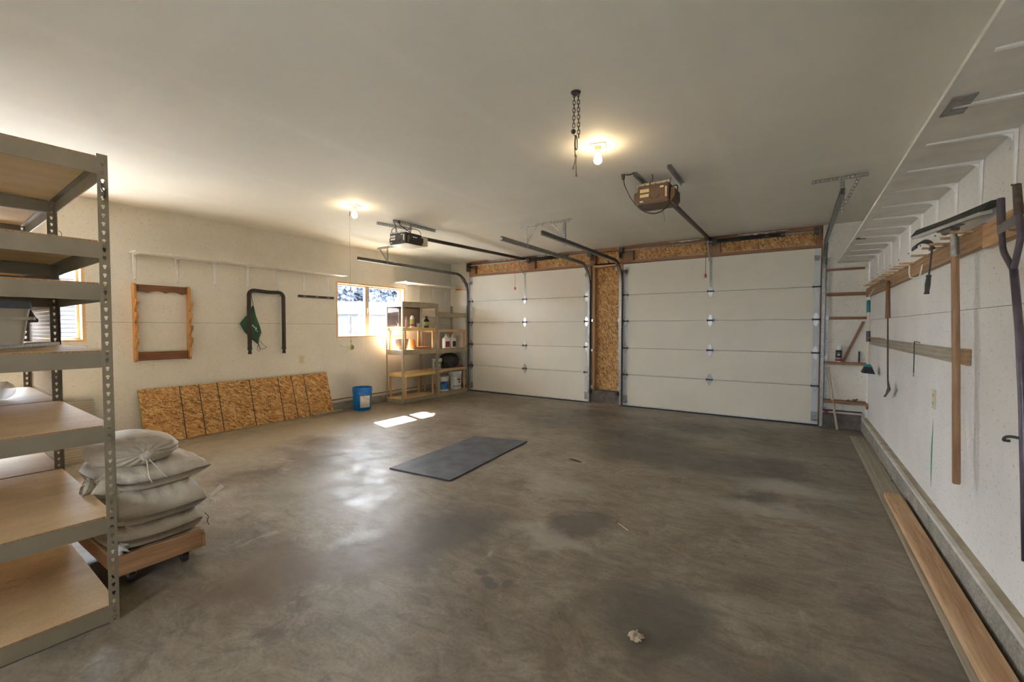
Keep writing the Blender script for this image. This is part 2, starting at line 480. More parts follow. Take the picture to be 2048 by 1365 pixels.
# woven poly sack cloth
m, nt, b = new_mat('sack_cloth')
v = coords(nt)
f = noise(nt, v, 8, 5, 0.6)
wv = []
for k, dr in ((230, 'X'), (230, 'Y'), (230, 'Z')):
    w = nt.nodes.new('ShaderNodeTexWave')
    w.bands_direction = dr
    w.inputs['Scale'].default_value = 42
    nt.links.new(v, w.inputs['Vector'])
    wv.append(w.outputs['Fac'])
weave = mth(nt, 'MULTIPLY', mth(nt, 'ADD', wv[1], wv[2]), 0.5)
c = ramp(nt, f, [(0.3, (0.55, 0.47, 0.365)), (0.7, (0.68, 0.60, 0.485))])
c = mixc(nt, 0.35, c, ramp(nt, weave, [(0.2, (0.8, 0.79, 0.77)), (0.8, (1, 1, 1))]), 'MULTIPLY')
nt.links.new(c, b.inputs['Base Color'])
b.inputs['Roughness'].default_value = 0.6
cr = noise(nt, coords(nt, (3, 9, 9)), 2.0, 6, 0.6, 1.0)
bump(nt, b, mth(nt, 'ADD', mth(nt, 'MULTIPLY', weave, 0.12), cr), 0.5, 0.012)
MATS['sack_cloth'] = m
# window glass: clear with a faint reflection
m, nt, b = new_mat('window_glass')
nt.nodes.remove(b)
out = nt.nodes['Material Output']
tr = nt.nodes.new('ShaderNodeBsdfTransparent')
gl = nt.nodes.new('ShaderNodeBsdfGlossy')
gl.inputs['Roughness'].default_value = 0.02
mx = nt.nodes.new('ShaderNodeMixShader')
mx.inputs[0].default_value = 0.05
nt.links.new(tr.outputs[0], mx.inputs[1])
nt.links.new(gl.outputs[0], mx.inputs[2])
nt.links.new(mx.outputs[0], out.inputs[0])
MATS['window_glass'] = m
# thin clear plastic
m, nt, b = new_mat('clear_plastic')
b.inputs['Base Color'].default_value = (0.9, 0.88, 0.86, 1)
b.inputs['Roughness'].default_value = 0.12
b.inputs['Alpha'].default_value = 0.38
MATS['clear_plastic'] = m
# bulb glass that shines
m, nt, b = new_mat('bulb_glow')
b.inputs['Base Color'].default_value = (1, 0.95, 0.85, 1)
b.inputs['Emission Color'].default_value = (1.0, 0.76, 0.45, 1)
b.inputs['Emission Strength'].default_value = BULB_GLOW
MATS['bulb_glow'] = m
# outdoors
plain('gravel', (0.66, 0.65, 0.62), 0.95, var=0.12, scale=3.0)
plain('lawn', (0.17, 0.17, 0.145), 0.95, var=0.3, scale=6.0)
plain('house_grey', (0.034, 0.037, 0.045), 0.8, var=0.06, scale=2)
plain('roof_pale', (0.035, 0.036, 0.04), 0.7, var=0.08, scale=2)
plain('house_window', (0.05, 0.06, 0.08), 0.2, var=0.1)
plain('leaf_dark', (0.045, 0.058, 0.088), 0.7, var=0.4, scale=3)
plain('leaf_light', (0.06, 0.075, 0.07), 0.7, var=0.35, scale=3)
plain('bark', (0.018, 0.017, 0.018), 0.9, var=0.3, scale=8)
plain('shed_board', (0.018, 0.019, 0.022), 0.8, var=0.22, scale=9, stretch=(1, 0.4, 4))
plain('shed_red', (0.25, 0.09, 0.075), 0.8, var=0.1)

# ================================================================ mesh helpers
ORG = {}
class MB:
    def __init__(self):
        self.v = []
        self.f = []
    def add(self, vs, fs):
        o = len(self.v)
        self.v += [Vector(p) for p in vs]
        self.f += [tuple(i + o for i in q) for q in fs]
        return self
    def box(self, x0, x1, y0, y1, z0, z1):
        return self.add([(x0, y0, z0), (x1, y0, z0), (x1, y1, z0), (x0, y1, z0), (x0, y0, z1), (x1, y0, z1), (x1, y1, z1), (x0, y1, z1)],
                        [(0, 3, 2, 1), (4, 5, 6, 7), (0, 1, 5, 4), (1, 2, 6, 5), (2, 3, 7, 6), (3, 0, 4, 7)])
    def beam(self, p0, p1, w, h, up=(0, 0, 1)):
        """A straight bar from p0 to p1, w wide across, h tall along up."""
        p0, p1 = Vector(p0), Vector(p1)
        d = (p1 - p0).normalized()
        u = Vector(up)
        s = d.cross(u)
        if s.length < 1e-4:
            s = d.cross(Vector((1, 0, 0)))
        s.normalize()
        u = s.cross(d).normalized()
        vs = []
        for p in (p0, p1):
            for a, b in ((-1, -1), (1, -1), (1, 1), (-1, 1)):
                vs.append(p + s * a * w / 2 + u * b * h / 2)
        return self.add(vs, [(0, 1, 2, 3), (7, 6, 5, 4), (0, 4, 5, 1), (1, 5, 6, 2), (2, 6, 7, 3), (3, 7, 4, 0)])
    def tube(self, pts, r, n=8, caps=True, closed=False):
        pts = [Vector(p) for p in pts]
        m = len(pts)
        rs = r if isinstance(r, (list, tuple)) else [r] * m
        rings = []
        prev = None
        for i, p in enumerate(pts):
            if closed:
                d = pts[(i + 1) % m] - pts[i - 1]
            else:
                d = (pts[min(i + 1, m - 1)] - pts[max(i - 1, 0)])
            d.normalize()
            if prev is None:
                a = Vector((0, 0, 1)) if abs(d.z) < 0.9 else Vector((1, 0, 0))
                s = d.cross(a).normalized()
            else:
                s = (prev - d * prev.dot(d)).normalized()
            prev = s
            t = d.cross(s)
            rings.append([p + (s * math.cos(2 * math.pi * k / n) + t * math.sin(2 * math.pi * k / n)) * rs[i] for k in range(n)])
        vs = [q for ring in rings for q in ring]
        fs = []
        cnt = m if closed else m - 1
        for i in range(cnt):
            j = (i + 1) % m
            for k in range(n):
                fs.append((i * n + k, i * n + (k + 1) % n, j * n + (k + 1) % n, j * n + k))
        if caps and not closed:
            fs.append(tuple(reversed(range(n))))
            fs.append(tuple((m - 1) * n + k for k in range(n)))
        return self.add(vs, fs)
    def cyl(self, p0, p1, r0, r1=None, n=12):
        return self.tube([p0, p1], [r0, r0 if r1 is None else r1], n)
    def lathe(self, prof, c=(0, 0, 0), n=20, axis=None):
        """profile of (radius, height) spun about z through c (or about the given axis)"""
        c = Vector(c)
        if axis is None:
            M = Matrix.Identity(3)
        else:
            M = Vector((0, 0, 1)).rotation_difference(Vector(axis)).to_matrix()
        vs = []
        for r, z in prof:
            for k in range(n):
                a = 2 * math.pi * k / n
                vs.append(c + M @ Vector((r * math.cos(a), r * math.sin(a), z)))
        fs = []
        m = len(prof)
        for i in range(m - 1):
            for k in range(n):
                fs.append((i * n + k, i * n + (k + 1) % n, (i + 1) * n + (k + 1) % n, (i + 1) * n + k))
        if prof[0][0] > 1e-5:
            fs.append(tuple(reversed(range(n))))
        if prof[-1][0] > 1e-5:
            fs.append(tuple((m - 1) * n + k for k in range(n)))
        return self.add(vs, fs)
    def prism(self, poly, axis, a, b):
        """2D outline extruded along an axis: axis x -> (y,z), y -> (x,z), z -> (x,y)"""
        def P(q, t):
            return {'x': (t, q[0], q[1]), 'y': (q[0], t, q[1]), 'z': (q[0], q[1], t)}[axis]
        n = len(poly)
        vs = [P(q, a) for q in poly] + [P(q, b) for q in poly]
        fs = [tuple(range(n)), tuple(reversed(range(n, 2 * n)))]
        for k in range(n):
            fs.append((k, k + n, (k + 1) % n + n, (k + 1) % n))
        return self.add(vs, fs)
    def sphere(self, c, r, n=14, m=9, squash=(1, 1, 1)):
        prof = [(max(r * math.sin(math.pi * i / m), 0.0), -r * math.cos(math.pi * i / m)) for i in range(m + 1)]
        k0 = len(self.v)
        self.lathe(prof, (0, 0, 0), n)
        for i in range(k0, len(self.v)):
            p = self.v[i]
            self.v[i] = Vector(c) + Vector((p.x * squash[0], p.y * squash[1], p.z * squash[2]))
        return self
    def grid(self, fn, nu, nv):
        vs = [fn(i / nu, j / nv) for i in range(nu + 1) for j in range(nv + 1)]
        fs = []
        for i in range(nu):
            for j in range(nv):
                a = i * (nv + 1) + j
                fs.append((a, a + 1, a + nv + 2, a + nv + 1))
        return self.add(vs, fs)
    def build(self, name, mat, parent=None, smooth=False, bevel=0.0, solid=0.0, sub=0, origin=None):
        if origin is None:
            if parent is not None:
                origin = ORG[parent.name]
            else:
                lo = Vector((min(p.x for p in self.v), min(p.y for p in self.v), min(p.z for p in self.v)))
                hi = Vector((max(p.x for p in self.v), max(p.y for p in self.v), max(p.z for p in self.v)))
                origin = Vector(((lo.x + hi.x) / 2, (lo.y + hi.y) / 2, lo.z))
        origin = Vector(origin)
        me = bpy.data.meshes.new(name)
        me.from_pydata([tuple(p - origin) for p in self.v], [], self.f)
        me.validate()
        me.materials.append(MATS[mat])
        import bmesh
        bm = bmesh.new()
        bm.from_mesh(me)
        bmesh.ops.recalc_face_normals(bm, faces=bm.faces)
        bm.to_mesh(me)
        bm.free()
        o = bpy.data.objects.new(name, me)
        col.objects.link(o)
        if parent is None:
            o.location = origin
        else:
            o.parent = parent
            o.location = origin - ORG[parent.name]
        ORG[o.name] = origin
        if smooth:
            for p in me.polygons:
                p.use_smooth = True
            if smooth != 'all':
                me.set_sharp_from_angle(angle=R(40))
        if bevel:
            md = o.modifiers.new('bevel', 'BEVEL')
            md.width = bevel
            md.segments = 2
            md.limit_method = 'ANGLE'
        if solid:
            md = o.modifiers.new('solid', 'SOLIDIFY')
            md.thickness = solid
            md.offset = 0
        if sub:
            md = o.modifiers.new('sub', 'SUBSURF')
            md.levels = sub
            md.render_levels = sub
        return o
def tag(o, label=None, cat=None, group=None, kind=None):
    if label: o['label'] = label
    if cat: o['category'] = cat
    if group: o['group'] = group
    if kind: o['kind'] = kind
    return o
def thing(name, label, cat, loc, group=None, kind=None):
    o = bpy.data.objects.new(name, None)
    col.objects.link(o)
    o.empty_display_size = 0.1
    o.location = loc
    ORG[o.name] = Vector(loc)
    return tag(o, label, cat, group, kind)
def structure(o, label, cat):
    return tag(o, label, cat, kind='structure')
def box(*a):
    return MB().box(*a)
def dup_part(src, parent, dloc):
    c = src.copy()
    col.objects.link(c)
    c.parent = parent
    c.location = src.location + Vector(dloc)
    ORG[c.name] = ORG[src.name] + Vector(dloc)
    for ch in [q for q in bpy.data.objects if q.parent == src]:
        d = ch.copy()
        col.objects.link(d)
        d.parent = c
    return c
def bez(p0, p1, p2, p3, n=12):
    p0, p1, p2, p3 = map(Vector, (p0, p1, p2, p3))
    return [p0 * (1 - t) ** 3 + p1 * 3 * t * (1 - t) ** 2 + p2 * 3 * t * t * (1 - t) + p3 * t ** 3 for t in [i / n for i in range(n + 1)]]
def smooth_path(pts, n=6):
    pts = [Vector(p) for p in pts]
    out = []
    for i in range(len(pts) - 1):
        a = pts[max(i - 1, 0)]; b = pts[i]; c = pts[i + 1]; d = pts[min(i + 2, len(pts) - 1)]
        for k in range(n):
            t = k / n
            out.append(0.5 * ((2 * b) + (c - a) * t + (2 * a - 5 * b + 4 * c - d) * t * t + (3 * b - a - 3 * c + d) * t ** 3))
    out.append(pts[-1])
    return out
def ladder(mb, p0, p1, w, side, t=0.003, pitch=0.03, hole=0.55):
    """Perforated steel strip from p0 to p1: two rails and the rungs between the slots; side = across direction."""
    p0, p1, s = Vector(p0), Vector(p1), Vector(side).normalized()
    d = p1 - p0
    L = d.length
    d.normalize()
    nrm = d.cross(s).normalized()
    for k in (-0.36, 0.36):
        mb.beam(p0 + s * w * k, p1 + s * w * k, w * 0.28, t, nrm)
    n = max(2, int(L / pitch))
    for i in range(n + 1):
        a = p0 + d * (L * i / n)
        h = pitch * (1 - hole) / 2
        mb.beam(a - d * (h if i > 0 else 0), a + d * (h if i < n else 0.001), w * 0.6, t, nrm)
def angle_iron(mb, p0, p1, w, s1, s2, pitch=0.03):
    """Perforated angle: two slotted flanges that share the edge p0-p1."""
    p0, p1 = Vector(p0), Vector(p1)
    for s in (Vector(s1).normalized(), Vector(s2).normalized()):
        ladder(mb, p0 + s * w / 2, p1 + s * w / 2, w, s, pitch=pitch)
def perforated_sheet(mb, o, eu, ev, nu, nv, pitch, hole):
    """flat sheet with nu x nv square-cut holes"""
    o, eu, ev = Vector(o), Vector(eu).normalized(), Vector(ev).normalized()
    for i in range(nu):
        for j in range(nv):
            c = o + eu * (i + 0.5) * pitch + ev * (j + 0.5) * pitch
            h, g = pitch / 2, hole / 2
            vs = [c + eu * a * h + ev * b2 * h for a, b2 in ((-1, -1), (1, -1), (1, 1), (-1, 1))] + [c + eu * a * g + ev * b2 * g for a, b2 in ((-1, -1), (1, -1), (1, 1), (-1, 1))]
            mb.add(vs, [(0, 1, 5, 4), (1, 2, 6, 5), (2, 3, 7, 6), (3, 0, 4, 7)])

# ================================================================ the room
WT = 0.14
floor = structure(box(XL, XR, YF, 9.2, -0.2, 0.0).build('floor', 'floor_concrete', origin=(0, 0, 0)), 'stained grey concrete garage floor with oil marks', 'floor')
ceiling = structure(box(XL - WT, XR + WT, YF - WT, YB + 0.3, HC, HC + 0.12).build('ceiling', 'ceiling_paint', origin=(0, 0, HC)), 'flat off-white painted ceiling with faint taped joints', 'ceiling')

# --- left wall with two window openings; painted boards with open joints over a backing
W1 = (4.42, 5.93, 1.19, 2.125)         # y0 y1 z0 z1 of the window holes
W2 = (-0.14, 1.38, 1.20, 2.13)
wall_left = thing('wall_left', 'cream painted board wall with two windows and shelf', 'wall', (XL, 3.0, 0), kind='structure')
def panel_with_holes(mb, y0, y1, z0, z1, holes, xa, xb):
    ys = sorted({y0, y1, *[h for H in holes for h in H[:2] if y0 < h < y1]})
    zs = sorted({z0, z1, *[h for H in holes for h in H[2:] if z0 < h < z1]})
    for a, b2 in zip(ys, ys[1:]):
        for c, d in zip(zs, zs[1:]):
            my, mz = (a + b2) / 2, (c + d) / 2
            if any(H[0] < my < H[1] and H[2] < mz < H[3] for H in holes):
                continue
            mb.box(xa, xb, a, b2, c, d)
backing = MB()
panel_with_holes(backing, YF, YB + 0.2, 0.0, HC, (W1, W2), XL - WT, XL - 0.012)
backing.build('wall_backing', 'mark_black', wall_left)
seam_ys = [YF, -0.86, 1.58, 4.02, 6.46, YB]
for (z0, z1) in ((0.16, 1.41), (1.413, HC)):
    for a, b2 in zip(seam_ys, seam_ys[1:]):
        pb = MB()
        panel_with_holes(pb, a + 0.0005, b2 - 0.0005, z0, z1, (W1, W2), XL - 0.012, XL)
        pb.build('panel', 'wall_paint_side', wall_left)
# --- right wall
wall_right = thing('wall_right', 'white painted board wall hung with tools', 'wall', (XR, 3.0, 0), kind='structure')
box(XR + 0.012, XR + WT, YF, YB + 0.2, 0, HC).build('wall_backing', 'mark_black', wall_right)
for (z0, z1) in ((0.17, 1.446), (1.449, HC)):
    for a, b2 in zip(seam_ys, seam_ys[1:]):
        box(XR, XR + 0.012, a + 0.0004, b2 - 0.0004, z0, z1).build('panel', 'wall_paint_right', wall_right)
# --- wall behind the camera
EX, EW, EZ0, EZ1 = -1.15, 0.62, 1.05, 1.92       # unseen half-glazed door added behind the viewpoint to light the room
wall_front = thing('wall_front', 'cream painted wall behind the viewpoint', 'wall', (-2.8, YF, 0), kind='structure')
DW0, DW1, DH = EX - 0.45, EX + 0.45, 2.05
box(XL - WT, DW0, YF - WT, YF, 0, HC).build('panel', 'wall_paint_back', wall_front)
box(DW1, XR + WT, YF - WT, YF, 0, HC).build('panel', 'wall_paint_back', wall_front)
box(DW0, DW1, YF - WT, YF, DH, HC).build('panel', 'wall_paint_back', wall_front)
d3 = thing('door_3', 'unseen half-glazed door added behind the viewpoint to let in light', 'door', (EX, YF, 0), kind='structure')
lf = MB()
lf.box(DW0, DW1, YF - 0.09, YF - 0.045, 0, EZ0).box(DW0, DW1, YF - 0.09, YF - 0.045, EZ1, DH)
lf.box(DW0, EX - EW / 2, YF - 0.09, YF - 0.045, EZ0, EZ1).box(EX + EW / 2, DW1, YF - 0.09, YF - 0.045, EZ0, EZ1)
lf.build('door_leaf', 'door_white', d3)
box(EX - EW / 2, EX + EW / 2, YF - 0.07, YF - 0.066, EZ0, EZ1).build('pane', 'window_glass', d3)
MB().sphere((DW1 - 0.07, YF - 0.015, 1.0), 0.028).cyl((DW1 - 0.07, YF - 0.045, 1.0), (DW1 - 0.07, YF - 0.02, 1.0), 0.012).build('door_knob', 'galvanised', d3, smooth=True)
# --- door wall: white end pieces, central pier, header framing
wall_back = thing('wall_back', 'garage door wall with timber header and flake board infill', 'wall', (-2.8, YB, 0), kind='structure')
D1 = (-5.845, -3.115)
D2 = (-2.485, 0.268)
DT = 2.44
box(XL, D1[0] - 0.02, YB + 0.005, YB + 0.14, 0, HC).build('panel', 'wall_paint_back', wall_back)
for z0, z1 in ((0, 1.155), (1.158, HC)):
    box(D2[1] + 0.02, XR, YB + 0.005, YB + 0.14, z0, z1).build('panel', 'wall_paint_back', wall_back)
# pier between the doors
for z0, z1 in ((0.24, 0.98), (0.983, 1.44), (1.443, 1.95), (1.953, 2.42)):
    box(-3.02, -2.53, YB + 0.085, YB + 0.1, z0, z1).build('panel', 'osb_back', wall_back)
box(-3.11, -2.49, YB + 0.1, YB + 0.2, 0, HC).build('wall_backing', 'mark_black', wall_back)
box(-3.045, -3.005, YB - 0.005, YB + 0.085, 0.24, 2.42).build('stud', 'pine_z', wall_back, bevel=0.002)
box(-3.10, -3.05, YB + 0.03, YB + 0.1, 0.24, 2.42).build('stud', 'header_z', wall_back, bevel=0.002)
box(-2.555, -2.515, YB + 0.01, YB + 0.085, 0.24, 2.42).build('stud', 'header_z', wall_back, bevel=0.002)
box(-3.045, -2.515, YB - 0.005, YB + 0.085, 2.42, 2.455).build('plate', 'pine_x', wall_back, bevel=0.002)
box(-3.09, -2.50, YB - 0.03, YB + 0.1, 0.015, 0.24).build('concrete_block', 'block_concrete', wall_back, bevel=0.006)
box(-3.07, -2.52, YB - 0.05, YB + 0.0, 0.0, 0.016).build('threshold_strip', 'old_pine_x', wall_back)
# header: board frames with flake board between them
box(-5.86, 0.29, YB + 0.1, YB + 0.2, DT + 0.0, HC).build('wall_backing', 'mark_black', wall_back)
for x0, x1 in ((-5.865, -3.02), (-2.53, 0.285)):
    box(x0, x1, YB - 0.005, YB + 0.1, DT + 0.005, DT + 0.048).build('header_plate', 'header_x', wall_back, bevel=0.002)
box(-5.865, 0.285, YB - 0.005, YB + 0.1, HC - 0.062, HC - 0.002).build('header_plate', 'header_x', wall_back, bevel=0.002)
studs = [(-5.865, -5.70, 'header_z'), (-4.40, -4.24, 'header_x'), (-3.10, -3.0, 'header_x'), (-2.53, -2.32, 'header_z'), (-1.165, -0.985, 'header_z'), (0.215, 0.285, 'header_x')]
for x0, x1, mt in studs:
    box(x0, x1, YB + 0.0, YB + 0.1, DT + 0.049, HC - 0.063).build('stud', mt, wall_back, bevel=0.002)
edges = [s for st in studs for s in st[:2]][1:-1]
for x0, x1 in zip(edges[::2], edges[1::2]):
    nseg = max(1, round((x1 - x0) / 0.5))
    for k in range(nseg):
        a = x0 + (x1 - x0) * k / nseg
        c = x0 + (x1 - x0) * (k + 1) / nseg
        box(a + 0.001, c - 0.001, YB + 0.07, YB + 0.085, DT + 0.049, HC - 0.063).build('panel', 'osb_back', wall_back)
# ragged paper left on the ceiling edge
rp = MB()
for x0, x1 in ((-5.35, -4.55), (-4.2, -3.9), (-1.75, -1.25), (-0.75, -0.1)):
    n = 14
    top = []
    low = []
    for i in range(n + 1):
        x = x0 + (x1 - x0) * i / n
        top.append((x, HC - 0.012))
        low.append((x, HC - 0.016 - 0.034 * random.random() * math.sin(math.pi * i / n)))
    rp.prism(top + low[::-1], 'y', YB - 0.009, YB - 0.0055)
rp.build('torn_paper', 'ledge_white', wall_back)
# --- concrete kerbs round the foot of the walls
for nm, x0, x1 in (('baseboard_left', XL, XLC), ('baseboard_right', XRC, XR)):
    zt = 0.15 if nm.endswith('left') else 0.176
    k = box(x0, x1, YF, YB, 0, zt - 0.022).build(nm, 'kerb_concrete', bevel=0.006)
    structure(k, 'rough grey concrete kerb at the foot of the %s wall' % ('shelved' if nm.endswith('left') else 'tool hung'), 'kerb')
    fx = XLC if nm.endswith('left') else XRC
    s = -1 if nm.endswith('left') else 1
    e0, e1 = sorted((fx, fx + s * 0.022))
    box(e0, e1, YF, YB - 0.07, zt - 0.022, zt).build('white_edge', 'ledge_white', k)
    e0, e1 = sorted((fx + s * 0.022, XL if s < 0 else XR))
    box(e0, e1, YF, YB - 0.07, zt - 0.022, zt - 0.004).build('ledge', 'ledge_tan', k)
k = box(0.31, XRC, YB - 0.07, YB + 0.004, 0, 0.205).build('baseboard_back', 'block_concrete', bevel=0.006)
structure(k, 'dark concrete kerb block in the corner beside the right door', 'kerb')
box(0.31, XRC, YB - 0.07, YB + 0.004, 0.205, 0.232).build('white_edge', 'ledge_white', k)
box(0.31, XRC + 0.01, YB - 0.085, YB + 0.004, 0.233, 0.24).build('flashing', 'mark_black', k)
k = box(XLC, -5.88, YB - 0.07, YB + 0.004, 0, 0.13).build('baseboard_corner', 'kerb_concrete', bevel=0.006)
structure(k, 'concrete kerb in the corner behind the shelving', 'kerb')

# --- windows; a sky portal in each opening guides the daylight sampling
def portal(loc, direction, w, h):
    pd = bpy.data.lights.new('window_portal', 'AREA')
    pd.shape = 'RECTANGLE'
    pd.size = w
    pd.size_y = h
    pd.cycles.is_portal = True
    po = bpy.data.objects.new('window_portal', pd)
    col.objects.link(po)
    po.location = loc
    po.rotation_euler = Vector(direction).to_track_quat('-Z', 'Z').to_euler()
portal((EX, YF - 0.12, (EZ0 + EZ1) / 2), (0, 1, 0), EW, EZ1 - EZ0)
def make_window(n, W, label):
    y0, y1, z0, z1 = W
    w = thing('window_%d' % n, label, 'window', (XL, (y0 + y1) / 2, z0), kind='structure')
    t = 0.028
    xo = XL - WT
    box(xo, XL + 0.004, y0, y1, z1 - t, z1).build('head_lining', 'sill_wood', w)
    box(xo, XL + 0.004, y0, y1, z0, z0 + t * 0.8).build('sill', 'sill_wood', w)
    box(xo, XL + 0.004, y0, y0 + t, z0 + t * 0.8, z1 - t).build('jamb', 'sill_wood', w)
    box(xo, XL + 0.004, y1 - t, y1, z0 + t * 0.8, z1 - t).build('jamb', 'sill_wood', w)
    a, b2, c, d = y0 + t, y1 - t, z0 + t * 0.8, z1 - t
    xf0, xf1 = xo + 0.005, xo + 0.05
    f = MB()
    g = 0.022
    f.box(xf0, xf1, a, b2, d - g, d).box(xf0, xf1, a, b2, c, c + g).box(xf0, xf1, a, a + g, c + g, d - g).box(xf0, xf1, b2 - g, b2, c + g, d - g)
    f.build('frame', 'frame_bronze', w)
    m = (a + b2) / 2 - 0.07
    ms = box(xf0 + 0.002, xf1 + 0.012, m - 0.042, m + 0.042, c + g, d - g).build('meeting_stile', 'frame_bronze', w)
    box(xf1 + 0.012, xf1 + 0.022, m - 0.006, m + 0.006, (c + d) / 2 - 0.05, (c + d) / 2 + 0.05).build('latch', 'white_enamel', ms)
    box(xf0 + 0.012, xf0 + 0.016, a + g, m - 0.042, c + g, d - g).build('pane', 'window_glass', w)
    box(xf0 + 0.03, xf0 + 0.034, m + 0.042, b2 - g, c + g, d - g).build('pane', 'window_glass', w)
    portal((xo - 0.01, (y0 + y1) / 2, (z0 + z1) / 2), (1, 0, 0), y1 - y0, z1 - z0)
    return w
make_window(1, W1, 'sliding window with raw wood lining over the small shelving')
make_window(2, W2, 'wood lined window half hidden behind the tall shelving')

# ================================================================ garage doors
def hinge_mesh(edge=False):
    p = MB()
    for s in (1, -1):
        poly = [(-0.018, s * 0.010), (0.018, s * 0.010), (0.034, s * 0.032), (0.024, s * 0.062), (0.008, s * 0.088), (0, s * 0.094), (-0.008, s * 0.088), (-0.024, s * 0.062), (-0.034, s * 0.032)]
        if s < 0:
            poly = poly[::-1]
        p.prism(poly, 'y', -0.006, -0.001)
    return p
def hinge(parent, x, z, edge, yy):
    h = hinge_mesh()
    h.v = [q + Vector((x, yy, z)) for q in h.v]
    o = h.build('hinge', 'hinge_plate', parent)
    k = MB()
    k.cyl((x - 0.036, yy - 0.016, z), (x + 0.036, yy - 0.016, z), 0.010, n=8)
    for s in (-1, 1):
        k.prism([(x + s * 0.036, z - 0.022), (x + s * 0.052, z), (x + s * 0.036, z + 0.022)][::s], 'y', yy - 0.03, yy - 0.002)
    if edge:
        k.cyl((x, yy - 0.03, z), (x + edge * 0.085, yy - 0.03, z), 0.006, n=6)
    k.build('pin', 'dark_steel', o)
    return o
def make_door(n, x0, x1, label, mid):
    yy = YB
    d = thing('door_%d' % n, label, 'garage door', ((x0 + x1) / 2, yy, 0), kind='structure')
    seams = [0.03, 0.548, 1.004, 1.464, 1.912, DT]
    for k in range(5):
        a, b2 = seams[k], seams[k + 1]
        p = box(x0, x1, yy, yy + 0.045, a + 0.0025, b2 - 0.0025).build('section', 'door_white', d, bevel=0.0025)
        for s0, s1 in ((x0, x0 + 0.075), (x1 - 0.075, x1)):
            box(s0 + 0.001, s1 - 0.001, yy - 0.0015, yy + 0.0005, a + 0.004, b2 - 0.004).build('end_stile', 'door_stile', p)
    for zc in seams[1:5]:
        for i, xx in enumerate((x0 + 0.042, mid, x1 - 0.042)):
            hinge(d, xx, zc, (-1, 0, 1)[i], yy - 0.001)
    for s, xx in ((-1, x0 + 0.045), (1, x1 - 0.045)):
        mb = MB().box(xx - 0.03, xx + 0.03, yy - 0.012, yy - 0.001, DT - 0.17, DT - 0.10)
        mb.cyl((xx, yy - 0.03, DT - 0.13), (xx + s * 0.09, yy - 0.03, DT - 0.13), 0.006, n=6)
        mb.box(xx - 0.012, xx + 0.012, yy - 0.04, yy - 0.01, DT - 0.15, DT - 0.115)
        mb.build('top_roller_bracket', 'dull_steel', d)
        mb = MB().box(xx - 0.035, xx + 0.035, yy - 0.008, yy - 0.001, 0.06, 0.19)
        mb.cyl((xx - 0.02, yy - 0.02, 0.08), (xx + 0.035, yy - 0.02, 0.08), 0.009, n=6)
        mb.build('bottom_bracket', 'galvanised', d)
    box(x0, x1, yy - 0.006, yy + 0.045, 0.018, 0.04).build('bottom_retainer', 'aluminium', d)
    box(x0, x1, yy - 0.012, yy + 0.05, 0.0, 0.019).build('bottom_seal', 'black_rubber', d, bevel=0.006)
    box(x0 - 0.03, x1 + 0.03, yy + 0.05, yy + 0.075, -0.02, DT + 0.06).build('light_seal', 'door_stile', d)  # sheet added behind the sections to block light leaking through the gaps
    for s0, s1 in ((x0 - 0.03, x0 - 0.002), (x1 + 0.002, x1 + 0.03)):
        box(s0, s1, yy + 0.006, yy + 0.05, 0, DT + 0.004).build('door_stop', 'header_z', d)
    ob = MB()
    ladder(ob, (mid, yy - 0.006, 1.98), (mid, yy - 0.006, DT - 0.02), 0.032, (1, 0, 0), t=0.006, pitch=0.03)
    ob.build('operator_bracket', 'galvanised', d)
    return d
make_door(1, D1[0], D1[1], 'white sectional garage door nearer the small shelving', -4.462)
make_door(2, D2[0], D2[1], 'white sectional garage door nearer the tool wall', -1.11)
for (x0, x1) in (D1, D2):
    pass

